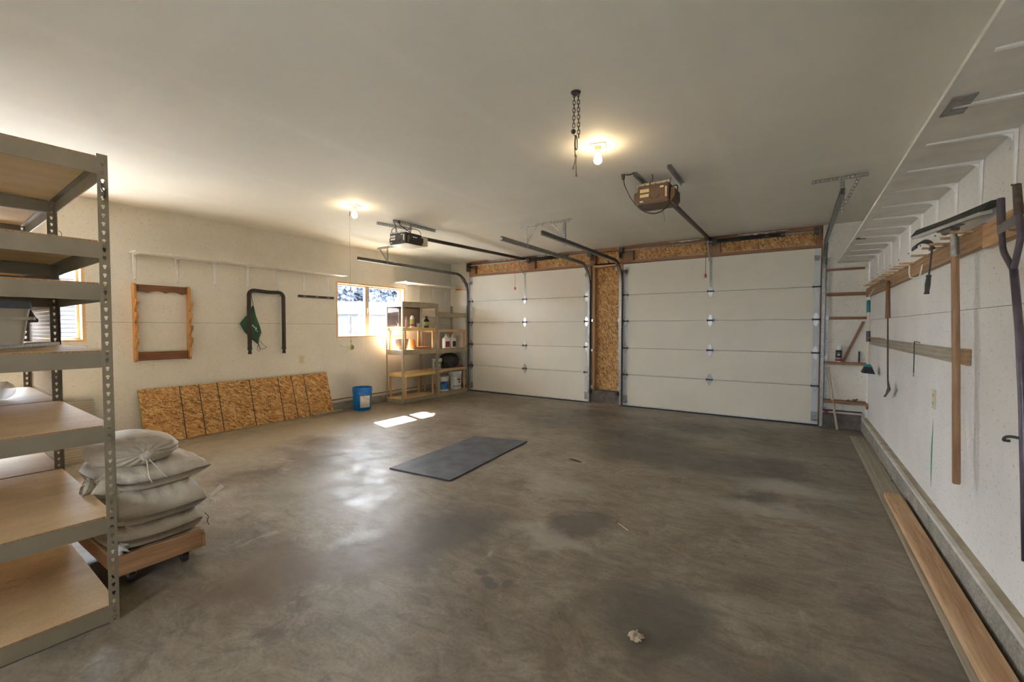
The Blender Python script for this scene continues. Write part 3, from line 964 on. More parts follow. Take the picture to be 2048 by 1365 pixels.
# --- tracks
def track(x, side, label, bracket):
    """side: +1 channel opens to +x"""
    t = thing('door_track', label, 'track', (x, 5.9, 0.0), group='garage door tracks')
    zr, yv, rad = 2.462, YB - 0.055, 0.36
    prof = [(-0.003, -0.026), (-0.003, 0.026)]
    def channel(pts_norm, name):
        mb = MB()
        # pts_norm: list of (point, inward normal)
        wv, dp = 0.026, 0.03
        def add_strip(f0, f1):
            vs = []
            for p, nn in pts_norm:
                vs += [f0(p, nn), f1(p, nn)]
            fs = [(2 * i, 2 * i + 1, 2 * i + 3, 2 * i + 2) for i in range(len(pts_norm) - 1)]
            mb.add(vs, fs)
        X = Vector((side, 0, 0))
        add_strip(lambda p, nn: p - nn * wv, lambda p, nn: p + nn * wv)
        add_strip(lambda p, nn: p + nn * wv, lambda p, nn: p + nn * wv + X * dp)
        add_strip(lambda p, nn: p - nn * wv, lambda p, nn: p - nn * wv + X * dp)
        add_strip(lambda p, nn: p - nn * wv + X * dp, lambda p, nn: p - nn * wv * 0.45 + X * dp)
        add_strip(lambda p, nn: p + nn * wv + X * dp, lambda p, nn: p + nn * wv * 0.6 + X * dp)
        return mb.build(name, 'dull_steel' if name == 'horizontal_rail' else 'galvanised', t, solid=0.003)
    bx = x - side * 0.015
    yc, zc = yv - rad, zr - rad
    hor = [(Vector((bx, 4.46, zr)), Vector((0, 0, 1))), (Vector((bx, yc, zr)), Vector((0, 0, 1)))]
    for i in range(1, 11):
        a = math.pi / 2 * i / 10
        hor.append((Vector((bx, yc + rad * math.sin(a), zc + rad * math.cos(a))), Vector((0, math.sin(a), math.cos(a)))))
    channel(hor, 'horizontal_rail')
    channel([(Vector((bx, yv, zc)), Vector((0, 1, 0))), (Vector((bx, yv, 0.03)), Vector((0, 1, 0)))], 'vertical_rail')
    # wall angle the vertical rail bolts to
    fl = MB()
    fl.box(x - side * 0.032 - 0.0015, x - side * 0.032 + 0.0015, yv + 0.02, YB + 0.004, 0.03, 2.3)
    x0, x1 = sorted((x - side * 0.032, x - side * 0.062))
    fl.box(x0, x1, YB + 0.0, YB + 0.004, 0.03, 2.3)
    fl.build('wall_angle', 'galvanised', t)
    for zz in (0.30, 0.95, 1.48):
        b2 = MB()
        b2.box(x0 - 0.004, x1 + 0.004, YB - 0.04, YB + 0.003, zz - 0.022, zz + 0.022)
        b2.build('jamb_bracket', 'hinge_plate', t)
    fg = MB()
    fg.beam((bx, yv + 0.03, 2.20), (bx, yc + 0.1, zr + 0.0), 0.004, 0.03, (1, 0, 0))
    fg.build('flag_bracket', 'dull_steel', t)
    hb = MB()
    if bracket == 'mid_a':
        angle_iron(hb, (x, 5.06, HC - 0.03), (x, 5.06, zr - 0.03), 0.03, (1, 0, 0), (0, 1, 0))
        ladder(hb, (x + 0.02, 5.065, zr + 0.05), (x + 0.16, 5.065, HC - 0.02), 0.028, (0.85, 0, -0.5))
    elif bracket == 'mid_b':
        angle_iron(hb, (x, 5.06, HC - 0.03), (x, 5.06, zr - 0.05), 0.03, (-1, 0, 0), (0, 1, 0))
        ladder(hb, (x - 0.03, 5.065, zr + 0.06), (x - 0.17, 5.065, HC - 0.02), 0.028, (0.85, 0, 0.5))
    elif bracket == 'right':
        angle_iron(hb, (0.10, 5.03, HC - 0.002), (0.52, 5.03, HC - 0.002), 0.032, (0, 0, -1), (0, 1, 0))
        angle_iron(hb, (x + 0.02, 5.02, HC - 0.03), (x + 0.02, 5.02, zr - 0.06), 0.032, (1, 0, 0), (0, 1, 0))
        ladder(hb, (x + 0.045, 5.03, zr + 0.0), (x + 0.155, 5.03, HC - 0.03), 0.028, (0.85, 0, -0.4))
    else:
        angle_iron(hb, (-6.12, 5.05, HC - 0.002), (-5.45, 5.05, HC - 0.002), 0.032, (0, 0, -1), (0, 1, 0))
        angle_iron(hb, (x, 5.05, HC - 0.03), (x, 5.05, zr - 0.03), 0.032, (1, 0, 0), (0, 1, 0))
        ladder(hb, (x - 0.01, 5.055, zr + 0.04), (x - 0.19, 5.055, HC - 0.02), 0.028, (0.85, 0, 0.5))
    hb.build('hanger', 'galvanised', t)
    return t
track(-5.875, 1, 'steel door track curving over beside the window wall', 'left')
track(-3.085, -1, 'steel door track left of the flake board pier, with horizontal arm', 'mid_a')
track(-2.505, 1, 'steel door track right of the flake board pier, with horizontal arm', 'mid_b')
track(0.30, -1, 'steel door track beside the corner ledges and tool wall', 'right')
hg = MB()
angle_iron(hg, (-3.20, 5.06, HC - 0.002), (-2.42, 5.06, HC - 0.002), 0.032, (0, 0, -1), (0, 1, 0))
tag(hg.build('ceiling_angle', 'galvanised'), 'perforated steel angle on ceiling holding the two middle tracks', 'bracket')

# --- torsion bars and springs
def torsion(x0, x1, sx0, sx1, label):
    y, z = YB - 0.095, 2.655
    t = thing('torsion_bar', label, 'spring bar', ((x0 + x1) / 2, y, z), group='torsion bars over the doors')
    MB().cyl((x0 - 0.05, y, z), (x1 + 0.05, y, z), 0.0125, n=10).build('shaft', 'galvanised', t, smooth=True)
    sp = MB()
    n = 46
    prof = []
    for i in range(n):
        s = (sx1 - sx0) * i / n
        prof += [(0.026, s), (0.031, s + (sx1 - sx0) / n * 0.5)]
    prof.append((0.026, sx1 - sx0))
    sp.lathe(prof, (sx0, y, z), 12, (1, 0, 0))
    sp.build('spring', 'spring_black', t, smooth=True)
    c = MB()
    c.cyl((sx0 - 0.05, y, z), (sx0 + 0.015, y, z), 0.042, n=14)
    c.box(sx0 - 0.055, sx0 - 0.04, y, YB - 0.005, z - 0.05, z + 0.05)
    c.build('spring_cone', 'dark_steel', t, smooth=True)
    MB().cyl((sx1 - 0.01, y, z), (sx1 + 0.04, y, z), 0.036, n=14).build('winding_cone', 'dark_steel', t, smooth=True)
    for xx, s in ((x0, -1), (x1, 1)):
        MB().cyl((xx - 0.03, y, z), (xx + 0.03, y, z), 0.052, n=16).build('cable_drum', 'dark_steel', t, smooth=True)
        b2 = MB()
        b2.box(xx + s * 0.034, xx + s * 0.038, y - 0.05, YB + 0.0, z - 0.12, z + 0.06)
        b2.build('end_plate', 'dull_steel', t)
    return t
torsion(D1[0] + 0.06, D1[1] + 0.05, -4.31, -3.52, 'torsion bar with black spring over the door nearer the small shelving')
torsion(D2[0] - 0.0, D2[1] - 0.06, -1.03, -0.19, 'torsion bar with black spring over the door nearer the tool wall')

# ================================================================ door openers
def opener(x, label, style):
    dark = style == 'black'
    y0, y1 = (3.99, 4.28) if dark else (4.05, 4.30)
    zb, zt = (2.462, 2.605) if dark else (2.487, 2.662)
    hw = 0.15 if dark else 0.14
    t = thing('door_opener', label, 'door opener', (x, y0, zb), group='ceiling door openers')
    body = 'opener_black' if dark else 'opener_brown'
    m = MB().box(x - hw, x + hw, y0, y1, zb, zt)
    h = m.build('motor_housing', body, t, bevel=0.006)
    for s in (-1, 1):
        w = MB()
        xa, xb = x + s * hw, x + s * (hw + 0.045)
        poly = [(xa, zb + 0.005), (xa + s * 0.02, zb + 0.005), (xb, zb + 0.04), (xb, zt - 0.05), (xa, zt - 0.04)]
        if s < 0:
            poly = poly[::-1]
        w.prism(poly, 'y', y0 + 0.03, y1 - 0.01)
        w.build('light_cover', body if not dark else 'opener_black', t, bevel=0.004)
    box(x - hw + 0.012, x + hw - 0.012, y0 - 0.006, y0 + 0.001, zb + 0.012, zt - 0.03).build('face_plate', body, h, bevel=0.002)
    # paper labels, vent arcs and the button strip on the face
    yl = y0 - 0.0075
    for z0, z1, mt in ((0.62, 0.80, 'yellow_label' if not dark else 'paper_label'), (0.38, 0.53, 'yellow_label' if not dark else 'paper_label')):
        box(x - hw + 0.022, x - hw * 0.25, yl - 0.001, yl + 0.001, zb + (zt - zb) * z0, zb + (zt - zb) * z1).build('label', mt, h)
    box(x + hw * 0.45, x + hw * 0.68, yl - 0.001, yl + 0.001, zb + (zt - zb) * 0.76, zb + (zt - zb) * 0.84).build('label', 'paper_label', h)
    box(x - hw + 0.02, x - hw + 0.05, yl - 0.001, yl + 0.001, zb + (zt - zb) * 0.12, zb + (zt - zb) * 0.2).build('label', 'paper_label', h)
    box(x + hw * 0.78, x + hw * 0.9, y0 - 0.012, y0 - 0.001, zb + (zt - zb) * 0.25, zb + (zt - zb) * 0.78).build('terminal_strip', 'paper_label' if dark else 'opener_tan', h)
    for a0, a1 in ((200, 255), (285, 345)):
        pts = [(x + 0.012 + 0.052 * math.cos(R(a)), yl, zb + (zt - zb) * 0.55 + 0.052 * math.sin(R(a))) for a in range(a0, a1 + 1, 11)]
        MB().tube(pts, 0.0035, 5).build('vent_slot', 'black_rubber', h)
    if dark:
        box(x - hw + 0.005, x + hw - 0.005, y0 + 0.02, y1 + 0.03, zb - 0.004, zb + 0.001).build('bottom_cover', 'lens_cover', t)
        box(x - hw + 0.0, x + hw + 0.01, y1, y1 + 0.11, zb + 0.006, zt - 0.02).build('lamp_lens', 'light_cover', t, bevel=0.006)
        box(x + hw + 0.046, x + hw + 0.047, y0 + 0.08, y0 + 0.16, zb + 0.075, zb + 0.09).build('name_label', 'paper_label', h)
    st = MB()
    ladder(st, (x - hw - 0.01, y0 + 0.012, zt + 0.006), (x + hw + 0.0, y0 + 0.012, zt + 0.006), 0.028, (0, -0.3, 1), t=0.004, pitch=0.045, hole=0.35)
    st.build('mounting_strap', 'opener_tan' if not dark else 'galvanised', t)
    hs = MB()
    if dark:
        angle_iron(hs, (x - 0.22, 3.83, HC - 0.002), (x - 0.10, 4.34, HC - 0.002), 0.03, (0, 0, -1), (1, 0, 0), 0.025)
        angle_iron(hs, (x + 0.06, 3.86, HC - 0.002), (x + 0.10, 4.60, HC - 0.002), 0.03, (0, 0, -1), (1, 0, 0), 0.025)
    else:
        angle_iron(hs, (x - 0.13, 3.88, HC - 0.002), (x - 0.13, 4.22, HC - 0.002), 0.03, (0, 0, -1), (1, 0, 0), 0.025)
        angle_iron(hs, (x + 0.17, 3.86, HC - 0.002), (x + 0.17, 4.42, HC - 0.002), 0.03, (0, 0, -1), (1, 0, 0), 0.025)
    for s in (-1, 1):
        ladder(hs, (x + s * hw * 0.85, y0 + 0.1, zt - 0.01), (x + s * hw * 0.95, y0 + 0.1, HC - 0.02), 0.03, (0, 1, 0))
    hs.build('hanging_angle', 'galvanised', t)
    # the rail, its trolley, the arm down to the door and the red release pull
    zr0, zr1 = zt - 0.005, 2.685
    r = MB().beam((x, y0 + 0.05, zr0), (x, YB - 0.01, zr1), 0.03, 0.045)
    r.build('rail', 'rail_brown', t)
    MB().box(x - 0.03, x + 0.03, YB - 0.07, YB - 0.006, zr1 - 0.05, zr1 + 0.04).build('header_bracket', 'dark_steel', t)
    tr = MB().box(x - 0.024, x + 0.024, 6.86, 6.96, zr1 - 0.05, zr1 - 0.018).build('trolley', 'dark_steel', t)
    a = MB()
    if dark:
        a.beam((x - 0.005, 6.92, zr1 - 0.04), (x + 0.0, YB - 0.10, 2.40), 0.022, 0.006, (0, 1, 0.3))
        a.beam((x + 0.0, YB - 0.10, 2.40), (x + 0.0, YB - 0.012, 2.415), 0.022, 0.006, (0, 0, 1))
    else:
        a.beam((x + 0.0, 6.94, zr1 - 0.04), (x + 0.0, YB - 0.09, 2.36), 0.022, 0.006, (0, 1, 0.3))
        a.beam((x + 0.0, YB - 0.09, 2.36), (x + 0.0, YB - 0.012, 2.37), 0.022, 0.006, (0, 0, 1))
    a.build('door_arm', 'hinge_plate', t)
    px = x - 0.03 if dark else x - 0.01
    zl = 2.12 if dark else 2.14
    MB().cyl((px, 6.9, zl), (px, 6.9, zr1 - 0.05), 0.003, n=5).build('release_cord', 'red_plastic' if dark else 'black_plastic', tr)
    MB().box(px - 0.013, px + 0.013, 6.89, 6.91, zl - 0.05, zl).build('release_handle', 'red_plastic', tr, bevel=0.004)
    c = MB()
    if dark:
        c.tube(smooth_path([(x - 0.14, y0 + 0.02, zt + 0.01), (x - 0.08, 3.97, zt + 0.05), (x + 0.0, 3.96, zt + 0.08), (x + 0.02, 3.9, HC - 0.005)]), 0.005, 6)
        c.tube(smooth_path([(x + 0.10, 3.93, HC - 0.004), (x + 0.10, 3.95, zt + 0.08), (x + 0.13, 4.1, zt + 0.005)]), 0.006, 6)
        c.tube(smooth_path([(x + 0.02, y0 + 0.03, zt + 0.012), (x + 0.12, 4.1, zt + 0.055), (x + 0.17, 4.2, zt + 0.05), (x + 0.16, 4.26, zt + 0.01)]), 0.004, 6)
        c.cyl((x + 0.10, 3.93, HC - 0.035), (x + 0.10, 3.93, HC - 0.003), 0.016, 0.012, 8)
    else:
        c.tube(smooth_path([(x - 0.22, 3.88, HC - 0.02), (x - 0.20, 3.86, 2.63), (x - 0.14, 3.87, 2.50), (x - 0.06, 3.88, 2.40), (x + 0.04, 3.89, 2.355), (x + 0.12, 3.93, 2.38), (x + 0.18, 4.0, 2.48), (x + 0.205, 4.08, 2.58), (x + 0.19, 4.13, 2.64), (x + 0.15, 4.15, 2.645)]), 0.005, 6)
        c.cyl((x - 0.222, 3.88, HC - 0.05), (x - 0.222, 3.88, HC - 0.004), 0.013, 0.020, 8)
        c.tube(smooth_path([(x - 0.20, 3.885, HC - 0.008), (x - 0.16, 3.89, HC - 0.012), (x - 0.12, 3.88, HC - 0.006)]), 0.006, 6)
        c.tube(smooth_path([(x + 0.0, 4.02, HC - 0.002), (x + 0.0, 4.03, 2.70), (x - 0.03, 4.05, 2.68), (x - 0.02, 4.045, 2.655)]), 0.004, 6)
        c.tube([(x + 0.03, 4.24, zb), (x + 0.05, 4.26, 2.42), (x + 0.055, 4.27, 2.36)], 0.0012, 4)
    c.build('power_cord', 'black_plastic', t, smooth=True)
    return t
opener(-4.43, 'black ceiling door opener hanging near the window wall', 'black')
opener(-1.115, 'brown ceiling door opener with yellowed labels and looped cord', 'brown')

# ================================================================ bare bulbs
def bulb(x, y, label):
    t = thing('bare_bulb_lamp', label, 'lamp', (x, y, HC - 0.14), group='bare bulbs on the ceiling')
    a = math.radians(18)
    pl = MB().box(-0.062, 0.062, -0.062, 0.062, -0.008, 0)
    pl.v = [Vector((p.x * math.cos(a) - p.y * math.sin(a) + x, p.x * math.sin(a) + p.y * math.cos(a) + y, p.z + HC)) for p in pl.v]
    pl.build('ceiling_plate', 'lamp_ivory', t, bevel=0.002)
    MB().lathe([(0.024, 0.0), (0.024, -0.03), (0.019, -0.033), (0.019, -0.045)], (x, y, HC - 0.008), 14).build('socket', 'porcelain', t, smooth=True)
    prof = [(0.0, -0.138), (0.014, -0.136), (0.025, -0.128), (0.0305, -0.114), (0.031, -0.103), (0.027, -0.088), (0.019, -0.070), (0.014, -0.056), (0.013, -0.048)]
    g = MB().lathe(prof, (x, y, HC), 18).build('bulb', 'bulb_glow', t, smooth='all')
    return t
bulb(-1.295, 3.175, 'lit bare bulb on square plate beside the hanging chain')
bulb(-4.247, 3.187, 'lit bare bulb on square plate above the string and ball')

# hanging chain
t = thing('hanging_chain', 'rusty double chain with ball and frayed rope hanging from ceiling', 'chain', (-1.12, 2.387, 2.25))
MB().lathe([(0.0, -0.012), (0.022, -0.012), (0.03, -0.004), (0.03, 0.0)], (-1.115, 2.387, HC), 16).build('ceiling_ring', 'dark_steel', t, smooth=True)
def chain(x0, y0, z0, z1, x1, n, w=0.0075):
    L = (z0 - z1) / n
    for i in range(n):
        c = Vector((x0 + (x1 - x0) * (i + 0.5) / n, y0, z0 - L * (i + 0.5)))
        side = Vector((1, 0.3, 0)).normalized() if i % 2 == 0 else Vector((-0.3, 1, 0)).normalized()
        pts = []
        hl = L * 0.62
        for k in range(14):
            a = 2 * math.pi * k / 14
            sx = w * math.cos(a)
            sz = (hl - w) * (1 if math.sin(a) >= 0 else -1) + w * math.sin(a)
            pts.append(c + side * sx + Vector((0, 0, sz)))
        MB().tube(pts, 0.0024, 6, closed=True).build('chain_link', 'rust_steel', t, smooth='all')
chain(-1.123, 2.385, HC - 0.005, 2.54, -1.126, 9)
chain(-1.101, 2.392, HC - 0.005, 2.475, -1.097, 12)
MB().sphere((-1.129, 2.386, 2.517), 0.0145).build('ball', 'black_plastic', t, smooth='all')
hook = MB().tube(smooth_path([(-1.128, 2.386, 2.503), (-1.122, 2.386, 2.49), (-1.113, 2.386, 2.492)]), 0.0022, 6)
hook.build('hook', 'galvanised', t, smooth='all')
MB().tube(smooth_path([(-1.114, 2.387, 2.492), (-1.106, 2.387, 2.47), (-1.105, 2.387, 2.42), (-1.110, 2.387, 2.405), (-1.116, 2.387, 2.42), (-1.116, 2.387, 2.47), (-1.113, 2.387, 2.492)]), 0.0032, 6).build('spring_clip', 'rust_steel', t, smooth='all')
rp = MB()
rp.tube(smooth_path([(-1.116, 2.386, 2.49), (-1.121, 2.386, 2.45), (-1.118, 2.386, 2.39), (-1.115, 2.386, 2.36), (-1.120, 2.386, 2.345), (-1.112, 2.386, 2.34), (-1.120, 2.386, 2.375), (-1.110, 2.386, 2.37), (-1.112, 2.386, 2.335), (-1.108, 2.386, 2.25)]), 0.0028, 6)
rp.tube([(-1.115, 2.386, 2.345), (-1.132, 2.386, 2.295)], [0.0028, 0.0045], 6)
rp.tube([(-1.108, 2.386, 2.262), (-1.108, 2.386, 2.248)], [0.003, 0.006], 6)
rp.build('frayed_rope', 'rope_tan', t)

# string with a tennis ball
t = thing('pull_string', 'thin string with tennis ball hanging by the window', 'string', (-4.49, 3.30, 1.08))
MB().tube(smooth_path([(-4.49, 3.30, HC - 0.002), (-4.475, 3.295, HC - 0.02), (-4.48, 3.295, HC - 0.045), (-4.492, 3.30, HC - 0.055)]), 0.004, 6).build('screw_hook', 'rust_steel', t)
MB().tube([(-4.492, 3.30, HC - 0.055), (-4.49, 3.30, 1.175)], 0.0018, 5).build('cord', 'string_grey', t)
MB().sphere((-4.487, 3.30, 1.115), 0.032).build('ball', 'tennis_ball', t, smooth='all')
fr = MB()
fr.tube(smooth_path([(-4.49, 3.30, 1.165), (-4.497, 3.295, 1.19), (-4.482, 3.30, 1.195), (-4.488, 3.30, 1.15)]), 0.002, 5)
fr.tube(smooth_path([(-4.49, 3.28, 1.125), (-4.55, 3.25, 1.115), (-4.60, 3.22, 1.145)]), 0.0013, 4)
fr.tube(smooth_path([(-4.51, 3.28, 1.10), (-4.53, 3.26, 1.075), (-4.525, 3.26, 1.05)]), 0.0013, 4)
fr.build('loose_ends', 'string_grey', t)

# ================================================================ wall shelves on brackets
def bracket_mesh(side, drop, reach, w=0.046):
    """Pressed steel bracket at the origin corner; side +1 reaches towards +x. y centred."""
    mb = MB()
    tk = 0.003
    # wall arm, tapered
    mb.add([(0, -w / 2, 0), (0, w / 2, 0), (0, w * 0.28, -drop), (0, -w * 0.28, -drop),
            (side * 0.012, -w * 0.32, 0), (side * 0.012, w * 0.32, 0), (side * 0.004, w * 0.16, -drop), (side * 0.004, -w * 0.16, -drop)],
           [(0, 1, 2, 3), (4, 7, 6, 5), (0, 4, 5, 1), (1, 5, 6, 2), (2, 6, 7, 3), (3, 7, 4, 0)])
    # shelf arm, tapered
    mb.add([(0, -w / 2, 0), (0, w / 2, 0), (side * reach, w * 0.28, 0), (side * reach, -w * 0.28, 0),
            (0, -w * 0.32, -0.012), (0, w * 0.32, -0.012), (side * reach, w * 0.16, -0.004), (side * reach, -w * 0.16, -0.004)],
           [(0, 3, 2, 1), (4, 5, 6, 7), (0, 1, 5, 4), (1, 2, 6, 5), (2, 3, 7, 6), (3, 0, 4, 7)])
    # the webbed corner
    pts = [(0, 0), (side * 0.075, 0), (side * 0.03, -0.02), (side * 0.018, -0.032), (0, -0.085)]
    if side > 0:
        pts = pts[::-1]
    mb.prism(pts, 'y', -0.004, 0.004)
    return mb
def wall_shelf(name, label, x_wall, side, z, width, ys, y0, y1, drop, reach, group=None, joints=()):
    t = thing(name, label, 'shelf', (x_wall, (y0 + y1) / 2, z - drop), group=group)
    cuts = [y0, *joints, y1]
    for a, b2 in zip(cuts, cuts[1:]):
        x0, x1 = sorted((x_wall, x_wall + side * width))
        bd = box(x0, x1, a + 0.001, b2 - 0.001, z, z + 0.018).build('board', 'shelf_paint', t, bevel=0.0015)
    first = None
    for yk in ys:
        if first is None:
            mb = bracket_mesh(side, drop, reach)
            mb.v = [p + Vector((x_wall + side * 0.002, yk, z - 0.001)) for p in mb.v]
            first = mb.build('bracket', 'white_enamel', t)
            sc = MB()
            for zz in (-0.03, -drop + 0.012):
                sc.cyl((x_wall + side * 0.004, yk + 0.0, z + zz), (x_wall + side * 0.014, yk, z + zz), 0.0045, n=6)
            sc.build('screw', 'dark_steel', first)
            y_first = yk
        else:
            dup_part(first, t, (0, yk - y_first, 0))
    return t
wall_shelf('wall_shelf', 'long white wall shelf on brackets above the gun rack', XL, 1, 2.205, 0.20,
           [1.805 + 0.4108 * k for k in range(7)], 1.76, 4.52, 0.31, 0.17)
wall_shelf('wall_shelf', 'short white wall shelf on brackets above the small shelving', XL, 1, 2.205, 0.33,
           [5.98, 6.32, 6.72, 7.10], 5.68, 7.24, 0.31, 0.25)
sh = wall_shelf('wall_shelf', 'long deep white shelf on many brackets along the tool wall', XR, -1, 2.21, 0.343,
                [2.80 + 0.418 * k for k in range(11)] + [2.382, 1.964, 1.546, 1.128, 0.71], 0.4, 7.24, 0.25, 0.29, joints=(2.352,))
box(0.475, 0.545, 2.28, 2.46, 2.205, 2.2095).build('mending_plate', 'galvanised', sh)
pl2 = box(0.47, 0.545, 5.30, 5.38, 2.205, 2.2095).build('mending_plate', 'rust_steel', sh)
# end cleat of the short shelf
tag(box(-6.22, -5.90, YB - 0.03, YB + 0.004, 2.165, 2.203).build('shelf_cleat', 'pine_x', bevel=0.002), 'small wood cleat under the short shelf beside the door track', 'cleat')

# ================================================================ things on the left wall
# gun rack
t = thing('gun_rack', 'wooden gun rack with notched oak sides and walnut rails', 'rack', (XL, 2.045, 0.955))
def rack_side(y):
    z0, z1 = 0.955, 1.86
    out = [(XL, z0), (XL + 0.055, z0), (XL + 0.075, z0 + 0.03), (XL + 0.078, z0 + 0.10)]
    for k in range(4):
        zb2 = z0 + 0.20 + k * 0.15
        out += [(XL + 0.062, zb2 - 0.05), (XL + 0.085, zb2 - 0.02), (XL + 0.118, zb2 + 0.008), (XL + 0.130, zb2 + 0.04), (XL + 0.124, zb2 + 0.072),
                (XL + 0.108, zb2 + 0.070), (XL + 0.105, zb2 + 0.040), (XL + 0.092, zb2 + 0.024), (XL + 0.080, zb2 + 0.040), (XL + 0.078, zb2 + 0.075)]
    out += [(XL + 0.07, z1 - 0.02), (XL + 0.05, z1), (XL, z1)]
    poly = [(p[0], p[1]) for p in out]
    mb = MB()
    mb.prism(poly, 'y', y - 0.012, y + 0.012)
    return mb
rack_side(1.785).build('side', 'rack_oak', t)
rack_side(2.315).build('side', 'rack_oak', t)
top = []
n = 40
for i in range(n + 1):
    u = i / n
    y = 1.80 + 0.505 * u
    top.append((y, 1.765 + 0.022 * abs(math.sin(2.0 * math.pi * u * 1.5 + 0.9)) ** 0.8 - 0.012 * abs(2 * u - 1)))
MB().prism(top + [(2.303, 1.853), (1.797, 1.853)], 'x', XL + 0.004, XL + 0.03).build('top_rail', 'rack_walnut', t)
box(XL + 0.004, XL + 0.03, 1.797, 2.303, 0.965, 1.065).build('bottom_rail', 'rack_walnut', t, bevel=0.002)

# U shaped hose
t = thing('foam_hose', 'black hose bent into a U and hung on the cream wall', 'hose', (XL, 3.24, 0.98))
xh = XL + 0.084
r = 0.07
pts = [(xh, 3.01, 1.06)]
pts += [(xh, 3.01, 1.3), (xh, 3.008, 1.55), (xh, 3.01, 1.80)]
pts += [(xh, 3.01 + r * (1 - math.cos(a)), 1.80 + r * math.sin(a)) for a in [math.pi / 8 * k for k in range(1, 5)]]
pts += [(xh, 3.2, 1.862), (xh, 3.3, 1.858), (xh, 3.42, 1.862)]
pts += [(xh, 3.42 + r * math.sin(a), 1.792 + r * math.cos(a)) for a in [math.pi / 8 * k for k in range(1, 5)]]
pts += [(xh, 3.49, 1.6), (xh, 3.49, 1.3), (xh, 3.488, 1.05)]
MB().tube(pts, 0.026, 12).build('hose_tube', 'foam_tube', t, smooth='all')
for y, z0, z1 in ((3.01, 0.985, 1.075), (3.488, 0.975, 1.06)):
    MB().lathe([(0.024, 0), (0.024, 0.03), (0.021, 0.035), (0.021, 0.055), (0.03, 0.058), (0.03, z1 - z0)], (xh, y, z0), 14).build('cuff', 'black_plastic', t, smooth=True)
MB().cyl((XL, 3.46, 1.815), (xh + 0.01, 3.455, 1.825), 0.004, n=6).build('nail', 'galvanised', t)
# green bag
t = thing('drawstring_bag', 'small green cloth bag with white letters hanging behind hose', 'bag', (XL + 0.02, 3.05, 1.05))
outline = [(3.085, 1.66), (3.105, 1.66), (3.135, 1.52), (3.19, 1.36), (3.205, 1.28), (3.175, 1.20), (3.165, 1.13), (3.15, 1.12), (3.06, 1.20), (2.98, 1.29), (2.92, 1.41), (2.99, 1.50), (3.04, 1.54)]
bm_ = MB()
cx_, cz_ = 3.085, 1.36
rings = []
for s, xx in ((1.0, 0.012), (0.85, 0.035), (0.45, 0.045), (0.12, 0.048)):
    rings.append([(XL + xx + 0.008 * math.sin(i * 2.1) * (1 if s < 1 else 0), cx_ + (p[0] - cx_) * s, cz_ + (p[1] - cz_) * s) for i, p in enumerate(outline)])
nn = len(outline)
vs = [q for ring in rings for q in ring]
fs = [(a * nn + k, a * nn + (k + 1) % nn, (a + 1) * nn + (k + 1) % nn, (a + 1) * nn + k) for a in range(3) for k in range(nn)]
fs.append(tuple(3 * nn + k for k in range(nn)))
fs.append(tuple(reversed(range(nn))))
bm_.add(vs, fs)
bm_.build('cloth', 'green_nylon', t, smooth='all')
lt = MB()
xl_ = XL + 0.053
lt.beam((xl_, 3.065, 1.385), (xl_, 3.118, 1.33), 0.012, 0.003, (1, 0, 0))
lt.beam((xl_, 3.055, 1.372), (xl_, 3.078, 1.392), 0.008, 0.003, (1, 0, 0))
lt.beam((xl_, 3.118, 1.33), (xl_, 3.10, 1.312), 0.008, 0.003, (1, 0, 0))
lt.beam((xl_, 3.118, 1.33), (xl_, 3.118, 1.355), 0.008, 0.003, (1, 0, 0))
lt.beam((xl_, 3.118, 1.30), (xl_, 3.135, 1.302), 0.01, 0.003, (1, 0, 0))
lt.build('white_lettering', 'white_print', t)
dc = MB()
dc.tube(smooth_path([(XL + 0.03, 3.06, 1.85), (XL + 0.03, 3.075, 1.75), (XL + 0.03, 3.095, 1.655)]), 0.004, 5)
dc.tube(smooth_path([(XL + 0.02, 3.16, 1.13), (XL + 0.02, 3.14, 1.05), (XL + 0.02, 3.165, 1.02), (XL + 0.02, 3.18, 1.05), (XL + 0.02, 3.16, 1.12)]), 0.003, 5)
dc.tube(smooth_path([(XL + 0.02, 3.175, 1.17), (XL + 0.02, 3.23, 1.10), (XL + 0.02, 3.27, 1.075), (XL + 0.02, 3.23, 1.05), (XL + 0.02, 3.18, 1.055), (XL + 0.02, 3.16, 1.11)]), 0.003, 5)
dc.build('drawstring', 'black_plastic', t)
# magnetic tool strip
t = thing('tool_strip', 'narrow black magnetic strip screwed to wall beside the window', 'strip', (XL, 4.07, 1.82))
box(XL, XL + 0.018, 3.764, 4.373, 1.822, 1.858).build('bar', 'black_plastic', t, bevel=0.003)
for yk in (3.86, 4.07, 4.27):
    box(XL + 0.018, XL + 0.020, yk - 0.022, yk + 0.022, 1.834, 1.846).build('screw_plate', 'hinge_plate', t)
def outlet(x, y, z, side, label, h=0.13):
    t = thing('wall_outlet', label, 'outlet', (x, y, z - h / 2), group='wall outlets')
    x0, x1 = sorted((x, x + side * 0.006))
    box(x0, x1, y - 0.038, y + 0.038, z - h / 2, z + h / 2).build('cover_plate', 'outlet_ivory', t, bevel=0.002)
    for dz in (-0.027, 0.027):
        s = MB().cyl((x + side * 0.005, y, z + dz), (x + side * 0.009, y, z + dz), 0.016, n=14).build('socket', 'outlet_ivory', t, smooth=True)
        k = MB()
        for dy in (-0.006, 0.006):
            x2, x3 = sorted((x + side * 0.009, x + side * 0.0098))
            k.box(x2, x3, y + dy - 0.0012, y + dy + 0.0012, z + dz - 0.005, z + dz + 0.006)
        k.build('slot', 'mark_black', s)
    return t
outlet(XL, 3.805, 0.86, 1, 'ivory wall outlet above the leaning flake board')
outlet(XR, 4.005, 0.865, -1, 'ivory wall outlet above the green paint mark')

